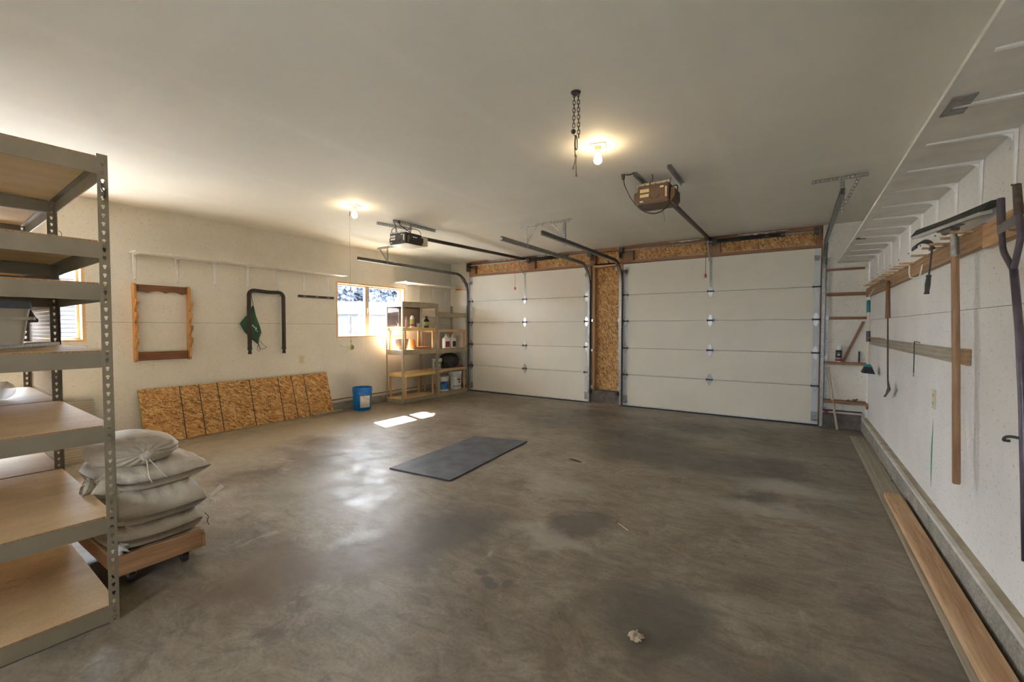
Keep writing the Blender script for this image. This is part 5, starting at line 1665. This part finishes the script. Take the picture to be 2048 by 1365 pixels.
# the top sack: a round bundle gathered into a tied neck that faces the room
t = thing('grain_sack', 'round topmost sack with gathered tied neck facing the room', 'sack', (-3.14, 0.85, 0.57), group='woven sacks on the dolly')
rnd = random.Random(3)
mb = MB()
cc = Vector((-3.16, 0.845, 0.584))
def fn(u, v):
    a = 2 * math.pi * u
    s = v                         # 0 at the back, 1 at the knot
    prof = [(0.0, 0.0), (0.08, 0.10), (0.25, 0.185), (0.45, 0.205), (0.65, 0.195), (0.80, 0.165), (0.90, 0.11), (0.97, 0.04), (1.0, 0.018)]
    for (s0, r0), (s1_, r1) in zip(prof, prof[1:]):
        if s <= s1_:
            r = r0 + (r1 - r0) * (s - s0) / (s1_ - s0)
            break
    fold = 1 + 0.075 * max(0, (s - 0.55) / 0.45) * math.sin(13 * a + 2 * math.sin(3 * a)) + 0.03 * math.sin(3 * a + 4 * s)
    r *= fold
    x = -0.235 + 0.47 * (1 - (1 - min(s * 1.05, 1)) ** 1.25) ** 1.0
    if s > 0.8:
        x += 0.02 * math.sin(13 * a) * (s - 0.8) / 0.2 * (1 - s) * 5
    y = r * math.cos(a) * 0.98
    z = r * math.sin(a)
    z = z * 0.47 if z > 0 else z * 0.42
    ctr = 0.086
    if s > 0.8:
        z *= 1.0
    zz = max(ctr + z, 0.0)
    return (cc.x + x, cc.y + y, cc.z + zz)
mb.grid(fn, 78, 34)
o = mb.build('sack_cloth', 'sack_cloth', t, smooth='all')
o.modifiers.new('weld', 'WELD').merge_threshold = 0.0005
MB().tube(smooth_path([(-2.93, 0.845, 0.655), (-2.90, 0.85, 0.658), (-2.885, 0.852, 0.668), (-2.87, 0.858, 0.69)]), [0.026, 0.021, 0.018, 0.016, 0.016, 0.016, 0.017, 0.018, 0.018, 0.02, 0.021, 0.022, 0.022, 0.023, 0.022, 0.021, 0.02, 0.02, 0.018][:19], 10).build('tied_neck', 'sack_cloth', t, smooth='all')
MB().lathe([(0.021, -0.006), (0.025, 0), (0.021, 0.006)], (-2.905, 0.848, 0.657), 14, (1, 0.1, 0.1)).build('binding', 'straw', t, smooth='all')
tw = MB()
tw.tube(smooth_path([(-2.89, 0.845, 0.645), (-2.872, 0.845, 0.60), (-2.868, 0.848, 0.555), (-2.866, 0.86, 0.52)]), 0.0035, 5)
tw.tube(smooth_path([(-2.89, 0.855, 0.645), (-2.868, 0.88, 0.60), (-2.862, 0.905, 0.56), (-2.862, 0.925, 0.53)]), 0.003, 5)
tw.tube(smooth_path([(-2.885, 0.86, 0.67), (-2.86, 0.885, 0.675), (-2.855, 0.905, 0.675)]), 0.0015, 5)
tw.build('twine', 'straw', t, smooth='all')
# crumpled bag on the dolly's near corner
t = tag(lump((-2.93, 0.735, 0.173), 0.055, 0.03, 0.04, 21, rough=0.35).build('crumpled_bag', 'white_plastic', smooth='all'), 'crumpled white plastic bag on the dolly behind the shelving post', 'bag')

# ================================================================ tool wall
t = thing('tool_rail', 'long timber rail with wooden peg slats along the tool wall', 'rail', (XR, 4.6, 1.74))
box(XR - 0.038, XR, 3.032, 7.235, 1.748, 1.858).build('board', 'old_pine_y', t, bevel=0.003)
box(XR - 0.040, XR, 1.5, 3.029, 1.732, 1.846).build('board', 'rail_y', t, bevel=0.003)
for yk in (3.175, 3.345, 3.60, 3.76, 4.08, 4.50, 4.72, 4.93, 5.13, 5.34, 5.56, 5.78, 6.0, 6.2, 6.42, 6.65):
    z = 1.852 if yk > 3.4 else 1.845
    tl = random.uniform(-0.004, 0.004)
    MB().beam((XR - 0.001, yk, z - 0.006), (XR - 0.125, yk + random.uniform(-0.01, 0.01), z + tl), 0.026, 0.012).build('peg_slat', 'rail_y', t, bevel=0.001)
t = thing('lower_rail', 'weathered grey board with red end on the tool wall', 'rail', (XR, 5.1, 1.14))
box(XR - 0.02, XR, 3.40, 6.95, 1.143, 1.226).build('board', 'grey_board_y', t, bevel=0.002)
box(XR - 0.022, XR, 3.29, 3.399, 1.143, 1.232).build('painted_end', 'old_pine_y', t, bevel=0.002)
for yk in (6.0, 6.28, 6.44):
    MB().beam((XR - 0.001, yk, 1.232), (XR - 0.11, yk, 1.236), 0.024, 0.011).build('peg_slat', 'old_pine_y', t, bevel=0.001)
# paint mark on the wall
MB().prism([(4.020, 0.72), (4.028, 0.66), (4.042, 0.58), (4.050, 0.47), (4.046, 0.36), (4.03, 0.255), (4.024, 0.36), (4.022, 0.47), (4.018, 0.58)], 'x', XR - 0.0012, XR - 0.0002).build('green_mark', 'chalk_green', wall_right)
# floor squeegee hung head up
t = thing('floor_squeegee', 'floor squeegee with wooden handle hanging head up', 'squeegee', (0.71, 3.2, 0.53))
MB().tube([(0.715, 3.154, 0.528), (0.715, 3.155, 0.535), (0.712, 3.2, 1.1), (0.705, 3.252, 1.735)], [0.013, 0.0165, 0.0165, 0.0165], 14).build('handle', 'handle_z', t, smooth=True)
MB().tube([(0.705, 3.252, 1.728), (0.703, 3.262, 1.835)], [0.0185, 0.0165], 14).build('ferrule', 'galvanised', t, smooth=True)
phi = R(104)
dv = Vector((math.cos(phi), math.sin(phi), 0))
mid = Vector((0.685, 3.262, 1.895))
ph_ = dv.cross(Vector((0, 0, 1)))
nrm = Vector((dv.y, -dv.x, 0))      # points to the room or the wall
if nrm.x > 0:
    nrm = -nrm
head = MB()
L = 0.30
A, B = mid + dv * L, mid - dv * L
def sect(p, k=1.0):
    return [p + nrm * 0.035 + Vector((0, 0, -0.012)), p + nrm * 0.04 + Vector((0, 0, 0.004)), p - nrm * 0.01 + Vector((0, 0, 0.016)), p - nrm * 0.012 + Vector((0, 0, -0.004))]
vs = sect(A) + sect(B)
head.add(vs, [(0, 1, 2, 3), (7, 6, 5, 4), (0, 4, 5, 1), (1, 5, 6, 2), (2, 6, 7, 3), (3, 7, 4, 0)])
head.build('channel', 'aluminium', t, bevel=0.002)
rb = MB()
A2, B2 = mid + dv * (L + 0.02), mid - dv * (L + 0.02)
def sect2(p, e=0.0):
    return [p + nrm * 0.035 + Vector((0, 0, 0.006)), p - nrm * 0.012 + Vector((0, 0, 0.018)), p - nrm * 0.015 + Vector((0, 0, 0.05 + e)), p + nrm * 0.006 + Vector((0, 0, 0.047 + e))]
vs = sect2(A2, 0.0) + sect2(mid, -0.004) + sect2(B2, 0.004)
rb.add(vs, [(0, 1, 2, 3), (11, 10, 9, 8)] + [(k + 4 * j, k + 4 + 4 * j, (k + 1) % 4 + 4 + 4 * j, (k + 1) % 4 + 4 * j) for j in (0, 1) for k in range(4)])
rb.build('rubber_blade', 'black_rubber', t)
sk = MB()
sk.tube(smooth_path([(0.702, 3.263, 1.833), (0.698, 3.264, 1.86), (0.69, 3.263, 1.89)]), 0.014, 10)
sk.cyl(mid - dv * 0.045 + Vector((0, 0, -0.022)), mid + dv * 0.045 + Vector((0, 0, -0.022)), 0.02, n=12)
sk.beam(mid - dv * 0.10 + Vector((0, 0, -0.012)), mid + dv * 0.10 + Vector((0, 0, -0.012)), 0.02, 0.008)
sk.build('socket_bracket', 'dull_steel', t, smooth=True)
# Y shaped steel fork handle
t = thing('fork_rest', 'dark steel Y-shaped prop hung at right of the tool wall', 'prop', (0.71, 2.45, 0.5))
xf = 0.71
MB().tube([(xf, 2.508, 1.578), (xf, 2.44, 1.35), (xf, 2.39, 1.10), (xf, 2.34, 0.75), (xf, 2.31, 0.5)], 0.0125, 12).build('stem', 'tube_violet', t, smooth='all')
MB().tube(smooth_path([(xf, 2.648, 1.80), (xf, 2.637, 1.735), (xf, 2.615, 1.665), (xf, 2.54, 1.60), (xf, 2.508, 1.572)], 5), 0.0105, 12).build('prong', 'tube_violet', t, smooth='all')
MB().tube(smooth_path([(xf, 2.49, 1.82), (xf, 2.462, 1.74), (xf, 2.455, 1.69), (xf, 2.485, 1.62), (xf, 2.508, 1.572)], 5), 0.0105, 12).build('prong', 'tube_violet', t, smooth='all')
MB().tube([(xf, 2.662, 1.883), (xf, 2.661, 1.89), (xf, 2.648, 1.78)][1:], [0.0125, 0.0135], 14).build('sleeve', 'tube_violet', t, smooth=True)
MB().tube([(xf, 2.505, 1.905), (xf, 2.478, 1.785)], [0.0125, 0.0135], 14).build('taped_sleeve', 'taped_tube', t, smooth=True)
MB().add([(xf - 0.01, 2.655, 1.775), (xf - 0.01, 2.645, 1.735), (xf - 0.01, 2.475, 1.785), (xf - 0.01, 2.47, 1.745)], [(0, 1, 3, 2)]).build('strap', 'strap_grey', t, solid=0.003)
MB().cyl((XR - 0.003, 2.49, 1.72), (xf - 0.02, 2.50, 1.73), 0.005, n=6).build('nail', 'dull_steel', t)
# hand claw with dark grip
t = thing('hand_claw', 'small hand claw with dark grip hanging from peg slats', 'tool', (0.69, 3.68, 1.56))
MB().tube([(0.69, 3.755, 1.562), (0.69, 3.755, 1.567), (0.69, 3.748, 1.58), (0.69, 3.735, 1.62), (0.69, 3.717, 1.665), (0.69, 3.715, 1.672), (0.69, 3.713, 1.678)], [0.013, 0.0145, 0.0115, 0.0145, 0.0115, 0.0145, 0.012], 12).build('grip', 'grip_dark', t, smooth='all')
MB().tube(smooth_path([(0.69, 3.714, 1.675), (0.69, 3.69, 1.73), (0.69, 3.665, 1.80), (0.69, 3.655, 1.835)]), 0.005, 8).build('shank', 'dark_steel', t, smooth='all')
cl = MB()
for k in (-1, 0, 1):
    cl.tube(smooth_path([(0.69, 3.655, 1.83), (0.685, 3.67 + 0.03 * k, 1.87), (0.655, 3.68 + 0.045 * k, 1.885), (0.62, 3.69 + 0.05 * k, 1.862), (0.615, 3.69 + 0.05 * k, 1.84)]), 0.006, 6)
cl.cyl((0.69, 3.63, 1.835), (0.69, 3.69, 1.835), 0.011, n=8)
cl.build('claw', 'dark_steel', t, smooth='all')
# white wire hook on the rail
t = tag(MB().tube(smooth_path([(XR - 0.041, 4.22, 1.80), (XR - 0.05, 4.22, 1.74), (XR - 0.06, 4.22, 1.715), (XR - 0.10, 4.22, 1.71), (XR - 0.11, 4.22, 1.74), (XR - 0.11, 4.225, 1.80)]), 0.004, 6).build('wire_hook', 'white_enamel', smooth='all'), 'white wire hook on the rail above the hung cord', 'hook')
# long hoe
t = thing('weeding_hoe', 'rusty hoe with short wooden handle hanging blade down', 'hoe', (0.73, 5.4, 0.67))
MB().tube([(0.732, 5.49, 1.80), (0.732, 5.485, 1.79), (0.732, 5.46, 1.6), (0.732, 5.446, 1.442)], [0.012, 0.016, 0.018, 0.021], 10).build('handle', 'hoe_handle', t, smooth=True)
MB().tube([(0.732, 5.446, 1.445), (0.732, 5.41, 1.2), (0.732, 5.355, 0.835)], [0.0055, 0.007, 0.006], 8).build('shaft', 'rust_steel', t, smooth='all')
MB().prism([(5.365, 0.86), (5.345, 0.855), (5.22, 0.775), (5.30, 0.745), (5.48, 0.675), (5.56, 0.672), (5.44, 0.715), (5.345, 0.785), (5.37, 0.82)][::-1], 'x', 0.728, 0.736).build('blade', 'rust_steel', t)
# broom
t = thing('extending_broom', 'small broom with teal grip and cream pole hung in corner', 'broom', (0.69, 6.38, 0.83))
MB().tube([(0.69, 6.40, 1.53), (0.69, 6.335, 0.93)], 0.0145, 14).build('pole', 'cream_tube', t, smooth=True)
MB().tube([(0.69, 6.412, 1.665), (0.69, 6.41, 1.65), (0.69, 6.398, 1.525)], [0.012, 0.0175, 0.0175], 14).build('grip', 'teal_plastic', t, smooth=True)
MB().tube([(0.69, 6.375, 1.31), (0.69, 6.362, 1.19)], 0.0205, 14).build('collar', 'tube_violet', t, smooth=True)
MB().tube(smooth_path([(0.69, 6.412, 1.665), (0.70, 6.415, 1.69), (0.695, 6.42, 1.72), (0.72, 6.425, 1.76), (0.735, 6.428, 1.80)]), 0.003, 5).build('hang_loop', 'white_enamel', t)
MB().add([(0.67, 6.315, 0.935), (0.71, 6.315, 0.935), (0.71, 6.355, 0.935), (0.67, 6.355, 0.935), (0.655, 6.28, 0.905), (0.725, 6.28, 0.905), (0.725, 6.39, 0.905), (0.655, 6.39, 0.905)],
         [(0, 1, 2, 3), (7, 6, 5, 4), (0, 4, 5, 1), (1, 5, 6, 2), (2, 6, 7, 3), (3, 7, 4, 0)]).build('brush_cap', 'teal_plastic', t, bevel=0.003)
MB().add([(0.658, 6.285, 0.906), (0.722, 6.285, 0.906), (0.722, 6.385, 0.906), (0.658, 6.385, 0.906), (0.635, 6.24, 0.838), (0.745, 6.24, 0.83), (0.745, 6.43, 0.83), (0.635, 6.43, 0.838)],
         [(0, 1, 2, 3), (7, 6, 5, 4), (0, 4, 5, 1), (1, 5, 6, 2), (2, 6, 7, 3), (3, 7, 4, 0)]).build('bristles', 'bristle', t)
# hung cord
t = thing('bungee_cord', 'thin dark green cord with ring hanging from lower board', 'cord', (XR - 0.03, 4.47, 0.98))
MB().tube(smooth_path([(XR - 0.01, 4.40, 1.235), (XR - 0.026, 4.44, 1.242), (XR - 0.03, 4.472, 1.23), (XR - 0.028, 4.478, 1.12), (XR - 0.027, 4.487, 1.00)]), 0.0035, 6).build('rope', 'green_cord', t, smooth='all')
MB().tube([(XR - 0.027, 4.487 + 0.014 * math.cos(R(a)), 0.985 + 0.014 * math.sin(R(a))) for a in range(0, 360, 30)], 0.0018, 5, closed=True).build('ring', 'galvanised', t, smooth='all')
# hook at the frame's edge
tag(MB().tube(smooth_path([(XR, 2.64, 0.888), (XR - 0.03, 2.645, 0.892), (XR - 0.045, 2.655, 0.886), (XR - 0.048, 2.66, 0.872), (XR - 0.03, 2.665, 0.87)]), 0.006, 8).build('screw_hook', 'dark_steel', smooth='all'), 'dark screw hook low on wall below the Y-shaped prop', 'hook')

# boards on the floor along the right kerb
tag(box(0.575, 0.722, 0.6, 6.70, 0, 0.02).build('floor_board', 'grey_board_y', bevel=0.002), 'long thin grey board lying along the right kerb', 'board')
tag(box(0.597, 0.703, 0.9, 4.42, 0.0205, 0.0585).build('pine_plank', 'fresh_pine_y', bevel=0.003), 'fresh pine plank lying on top of the grey board', 'plank')

# ================================================================ corner beside the right door
for z0, z1, x1, lab in ((2.115, 2.142, 0.735, 'topmost wood batten across the corner under the deep shelf'), (1.775, 1.82, 0.75, 'wood batten in the corner level with the tool rail'), (1.46, 1.496, 0.775, 'wood batten in the corner just above the diagonal stick')):
    tag(box(0.33, x1, YB - 0.035, YB + 0.004, z0, z1).build('wall_batten', 'old_pine_x', bevel=0.002), lab, 'batten', 'wood battens in the corner')
tag(box(0.325, 0.772, YB - 0.115, YB + 0.004, 0.862, 0.893).build('corner_ledge', 'old_pine_x', bevel=0.002), 'wood ledge in the corner carrying the spray can', 'ledge')
t = thing('split_ledge', 'low split wood ledge in the corner above the kerb', 'ledge', (0.55, YB - 0.06, 0.31))
MB().add([(0.325, YB - 0.10, 0.345), (0.60, YB - 0.10, 0.335), (0.775, YB - 0.12, 0.345), (0.775, YB, 0.345), (0.325, YB, 0.345), (0.325, YB - 0.10, 0.378), (0.60, YB - 0.10, 0.372), (0.775, YB - 0.12, 0.372), (0.775, YB, 0.382), (0.325, YB, 0.382)],
         [(4, 3, 2, 1, 0), (5, 6, 7, 8, 9), (0, 1, 6, 5), (1, 2, 7, 6), (2, 3, 8, 7), (3, 4, 9, 8), (4, 0, 5, 9)]).build('shelf_board', 'old_pine_x', t, bevel=0.002)
MB().beam((0.775, YB - 0.12, 0.36), (0.778, YB - 0.16, 0.315), 0.02, 0.06).build('end_piece', 'old_pine_x', t, bevel=0.002)
c = (0.478, YB - 0.065, 0.8935)
t = thing('spray_can', 'spray can with white cap and black label on the ledge', 'can', c)
MB().lathe([(0.0, 0), (0.031, 0), (0.033, 0.006), (0.033, 0.165), (0.028, 0.178)], c, 20).build('can_body', 'white_plastic', t, smooth=True)
band(t, c, 0.0335, 0.055, 0.16, 'black_print', -175, 10)
band(t, c, 0.0337, 0.012, 0.05, 'crimson_print', -175, 10)
band(t, c, 0.0341, 0.115, 0.123, 'lime_print', -120, -60)
band(t, c, 0.0341, 0.09, 0.102, 'white_print', -115, -65)
MB().lathe([(0.029, 0.178), (0.029, 0.218), (0.026, 0.224), (0.0, 0.225)], c, 20).build('cap', 'white_plastic', t, smooth=True)
tag(MB().beam((0.53, YB - 0.025, 0.90), (0.735, YB - 0.022, 1.43), 0.032, 0.016, (0, 1, 0)).build('leaning_stick', 'old_pine_x', bevel=0.002), 'dark wood stick leaning diagonally above the ledge', 'stick')
tag(MB().tube([(0.48, YB - 0.13, 0.0), (0.478, YB - 0.13, 0.004), (0.362, YB - 0.03, 0.81)], [0.013, 0.0145, 0.0145], 12).build('broom_stick', 'pale_stick', smooth=True), 'pale bare broomstick leaning in the corner', 'stick')
tag(box(0.688, 0.706, YB - 0.03, YB - 0.012, 0.8935, 1.04).build('chisel_blade', 'grip_dark', bevel=0.003), 'small dark upright tool standing at the ledge end', 'tool')
tag(MB().lathe([(0.0, 0), (0.008, 0), (0.006, 0.02), (0.009, 0.022), (0.009, 0.03), (0.0, 0.031)], (0.61, YB - 0.08, 0.8935), 8).build('small_knob', 'porcelain', smooth=True), 'tiny white plastic anchor standing on the corner ledge', 'knob')  # a small white knob resting on the ledge
rnd = random.Random(5)
t = thing('metal_fittings', 'heap of rusty metal fittings on the low split ledge', 'fittings', (0.63, YB - 0.07, 0.376))
for k in range(9):
    p = Vector((0.57 + 0.13 * rnd.random(), YB - 0.04 - 0.05 * rnd.random(), 0.386 + 0.022 * rnd.random()))
    d = Vector((rnd.uniform(-1, 1), rnd.uniform(-1, 1), rnd.uniform(-0.3, 0.8))).normalized()
    MB().cyl(p - d * 0.014, p + d * 0.014, rnd.uniform(0.006, 0.011), n=8).build('fitting', rnd.choice(['rust_steel', 'dull_steel', 'dark_steel']), t)
# safety sensors at the foot of the tracks
def sensor(x, s, label):
    t = thing('safety_sensor', label, 'sensor', (x, YB - 0.10, 0.16), group='door safety sensors')
    MB().box(x - 0.02, x + 0.02, YB - 0.13, YB - 0.085, 0.19, 0.25).build('housing', 'wall_dark_red' if s > 0 else 'black_plastic', t, bevel=0.006)
    MB().cyl((x, YB - 0.13, 0.22), (x, YB - 0.137, 0.22), 0.009, n=10).build('lens', 'red_plastic', t)
    MB().box(x - 0.004, x + 0.004, YB - 0.09, YB + 0.0, 0.18, 0.24).build('bracket', 'dark_steel', t)
sensor(0.352, 1, 'dark red safety sensor at foot of the corner track')
sensor(-3.045, 0, 'black safety sensor on the pier beside the left door')
sensor(-2.55, 0, 'black safety sensor on the pier beside the right door')

# ================================================================ floor things
t = thing('rubber_mat', 'dark blue grey mat board lying on the concrete floor', 'mat', (-2.92, 3.55, 0))
MB().prism([(-3.225, 2.78), (-2.515, 2.845), (-2.63, 4.335), (-3.30, 4.205)], 'z', 0.0, 0.012).build('sheet', 'mat_rubber', t, bevel=0.002)
tag(lump((-0.553, 1.826, 0.0), 0.024, 0.02, 0.016, 31, 16, 10, rough=0.5).build('paper_clod', 'paper_clod', smooth=False), 'small crumpled tan clod lying on the floor', 'debris')
t = thing('twig', 'thin dry twig with leaf bits on the floor', 'twig', (-0.96, 2.82, 0))
MB().tube([(-1.02, 2.87, 0.006), (-0.96, 2.82, 0.008), (-0.91, 2.79, 0.003)], 0.0025, 5).build('stem', 'straw', t)
tuft(t, (-1.0, 2.855, 0.008), 14, 0.035, 'twig', 'leaf_bits', 8, (0, 0, 0.3))
tag(MB().tube([(-1.92, 4.0, 0.004), (-1.84, 3.975, 0.006), (-1.77, 3.96, 0.004)], [0.006, 0.011, 0.005], 6).build('wood_splinter', 'debris'), 'dark wood splinter on the floor right of the mat', 'splinter')
rnd = random.Random(12)
db = MB()
for k in range(260):
    x = rnd.uniform(-5.2, 0.5)
    y = rnd.uniform(1.0, 6.9)
    if -3.35 < x < -2.45 and 2.7 < y < 4.4:
        continue
    s = rnd.uniform(0.002, 0.007) * (0.6 + 0.08 * y)
    a = rnd.uniform(0, 6.28)
    vs = [(x + s * math.cos(a + b2) * rnd.uniform(0.6, 1.2), y + s * math.sin(a + b2) * rnd.uniform(0.6, 1.2), 0.0) for b2 in (0, 2.1, 4.2)] + [(x, y, s * 0.7)]
    db.add(vs, [(0, 2, 1), (0, 1, 3), (1, 2, 3), (2, 0, 3)])
tag(db.build('floor_grit', 'debris'), 'scattered dark crumbs of dirt across the concrete floor', 'grit', kind='stuff')

# ================================================================ outdoors, seen through the windows
XO = XL - WT
g = MB().box(-140, XO - 0.001, -60, 3.2, -0.35, -0.15).box(XO, 40, -60, YF - WT - 0.001, -0.35, -0.15).build('ground', 'gravel', origin=(0, 0, 0))  # unseen pale ground, added to bounce sunlight up to the ceiling
tag(g, 'unseen pale gravel yard added to bounce sunlight through the windows', 'ground', kind='structure')
g = MB().box(-140, XO - 0.001, 3.2, 90, -0.35, -0.15).build('lawn', 'lawn', origin=(0, 0, 0))  # unseen darker ground, added to weaken the bounce at the first window
tag(g, 'unseen darker lawn before the neighbouring house, added to cut bounced light', 'ground', kind='structure')
ev = box(XO - 0.78, XO, -3, 9, 2.31, 2.40).build('eave', 'roof_pale')
tag(ev, 'underside of the garage roof eave outside the windows', 'eave', kind='structure')
# neighbour's house
P0 = Vector((-30.0, 24.6, 0))
hd_ = Vector((0.61, 0.79, 0)).normalized()
hq = Vector((-0.79, 0.61, 0)).normalized()
def hp(a, b2, z):
    q = P0 + hd_ * a + hq * b2
    return (q.x, q.y, z)
t = thing('neighbour_house', 'low grey house with pale roof seen through the window', 'house', tuple(P0))
MB().add([hp(-14, -2.6, -0.15), hp(1.2, -2.6, -0.15), hp(1.2, 3.4, -0.15), hp(-14, 3.4, -0.15), hp(-14, -2.6, 2.5), hp(1.2, -2.6, 2.5), hp(1.2, 3.4, 2.5), hp(-14, 3.4, 2.5), hp(-14, 0.4, 3.35), hp(1.2, 0.4, 3.35)],
         [(0, 1, 5, 4), (2, 3, 7, 6), (1, 2, 6, 9, 5), (3, 0, 4, 8, 7), (4, 5, 9, 8), (6, 7, 8, 9), (0, 3, 2, 1)]).build('walls', 'house_grey', t)
MB().add([hp(-14.3, -3.0, 2.42), hp(1.6, -3.0, 2.42), hp(1.6, 0.4, 3.40), hp(-14.3, 0.4, 3.40), hp(-14.3, -3.0, 2.58), hp(1.6, -3.0, 2.58), hp(1.6, 0.4, 3.58), hp(-14.3, 0.4, 3.58), hp(1.6, 3.8, 2.42), hp(-14.3, 3.8, 2.42), hp(1.6, 3.8, 2.58), hp(-14.3, 3.8, 2.58)],
         [(0, 3, 2, 1), (4, 5, 6, 7), (0, 1, 5, 4), (3, 9, 8, 2), (7, 6, 10, 11), (9, 11, 10, 8), (1, 2, 6, 5), (2, 8, 10, 6), (0, 4, 7, 3), (3, 7, 11, 9)]).build('roof', 'roof_pale', t)
for a in (-2.2, -5.4, -9.5):
    w = MB().add([hp(a, -2.63, 1.0), hp(a + 1.1, -2.63, 1.0), hp(a + 1.1, -2.63, 2.0), hp(a, -2.63, 2.0), hp(a, -2.66, 1.0), hp(a + 1.1, -2.66, 1.0), hp(a + 1.1, -2.66, 2.0), hp(a, -2.66, 2.0)],
                 [(0, 3, 2, 1), (4, 5, 6, 7), (0, 1, 5, 4), (1, 2, 6, 5), (2, 3, 7, 6), (3, 0, 4, 7)]).build('window', 'roof_pale', t)
    MB().add([hp(a + 0.08, -2.665, 1.08), hp(a + 1.02, -2.665, 1.08), hp(a + 1.02, -2.665, 1.92), hp(a + 0.08, -2.665, 1.92)], [(0, 1, 2, 3)]).build('pane', 'house_window', w)
def tree(label, x, y, h, r, mat, seed, n=6000):
    rnd = random.Random(seed)
    t = thing('leafy_tree', label, 'tree', (x, y, -0.15), group='trees beyond the house')
    MB().tube([(x, y, -0.15), (x + 0.1, y, h * 0.5), (x, y, h * 0.8)], [0.25, 0.18, 0.06], 8).build('trunk', 'bark', t)
    blobs = [(Vector((x + rnd.uniform(-r, r) * 0.6, y + rnd.uniform(-r, r) * 0.6, h * rnd.uniform(0.22, 0.92))), r * rnd.uniform(0.32, 0.55)) for _ in range(22)]
    mb = MB()
    for _ in range(n):
        c, rr = rnd.choice(blobs)
        d = Vector((rnd.gauss(0, 1), rnd.gauss(0, 1), rnd.gauss(0, 1))).normalized()
        p = c + d * rr * rnd.uniform(0.6, 1.0)
        e = Vector((rnd.gauss(0, 1), rnd.gauss(0, 1), rnd.gauss(0, 1))).normalized() * 0.28
        f = d.cross(e).normalized() * 0.22
        mb.add([p - e, p + f, p + e, p - f], [(0, 1, 2, 3)])
    mb.build('crown', mat, t)
for i, (x, y, h, r, m_, lab) in enumerate([(-44, 28.5, 10.5, 3.0, 'leaf_dark', 'tall dark tree behind the house, leftmost in the near window'), (-51, 36.0, 12.5, 3.2, 'leaf_dark', 'tallest dark tree behind the house roof ridge'),
        (-43, 34.3, 10.0, 2.8, 'leaf_dark', 'dark tree just right of the house ridge end'), (-38, 38.5, 8.5, 2.6, 'leaf_light', 'pale green tree at right in the near window'),
        (-50, 43.0, 11.0, 3.2, 'leaf_dark', 'dark tree behind the pale green tree'), (-54, 17, 9.0, 3.2, 'leaf_dark', 'dark tree far left behind the house'), (-46, 5, 8.5, 3.6, 'leaf_dark', 'dark tree beyond the board shed')]):
    tree(lab, x, y, h, r, m_, i + 3)
t = thing('dead_tree', 'bare forked trunk standing outside the window', 'trunk', (-12, 8.8, -0.15))
MB().tube(smooth_path([(-12, 8.82, -0.15), (-12, 8.80, 0.8), (-12, 8.82, 1.40), (-12, 9.0, 1.56), (-12, 9.15, 1.72), (-12, 9.17, 1.85)]), [0.13 - 0.003 * i for i in range(31)], 8).build('trunk', 'bark', t, smooth='all')
MB().tube(smooth_path([(-12, 8.82, 1.38), (-12, 8.80, 1.5), (-12, 8.80, 1.75)]), 0.05, 8).build('branch', 'bark', t, smooth='all')
# board shed by the second window
t = thing('board_shed', 'pale board shed close outside the half hidden window', 'shed', (-14, 1.0, -0.15))
MB().box(-16.5, -14.03, -2.5, 3.9, -0.15, 2.45).build('core', 'mark_black', t)
zz = -0.12
first = None
while zz < 2.40:
    if first is None:
        first = MB().add([(-14.03, -2.55, zz), (-13.99, -2.55, zz), (-14.012, -2.55, zz + 0.095), (-14.03, -2.55, zz + 0.095), (-14.03, 3.95, zz), (-13.99, 3.95, zz), (-14.012, 3.95, zz + 0.095), (-14.03, 3.95, zz + 0.095)],
                         [(0, 3, 2, 1), (4, 5, 6, 7), (0, 1, 5, 4), (1, 2, 6, 5), (2, 3, 7, 6), (3, 0, 4, 7)]).build('siding_board', 'shed_board', t)
        z_first = zz
    else:
        dup_part(first, t, (0, 0, zz - z_first))
    zz += 0.098
MB().box(-16.8, -13.7, -2.9, 4.3, 2.46, 2.54).build('roof', 'roof_pale', t)
MB().box(-13.985, -13.96, 2.62, 2.95, 2.2, 2.45).build('red_sign', 'shed_red', t)
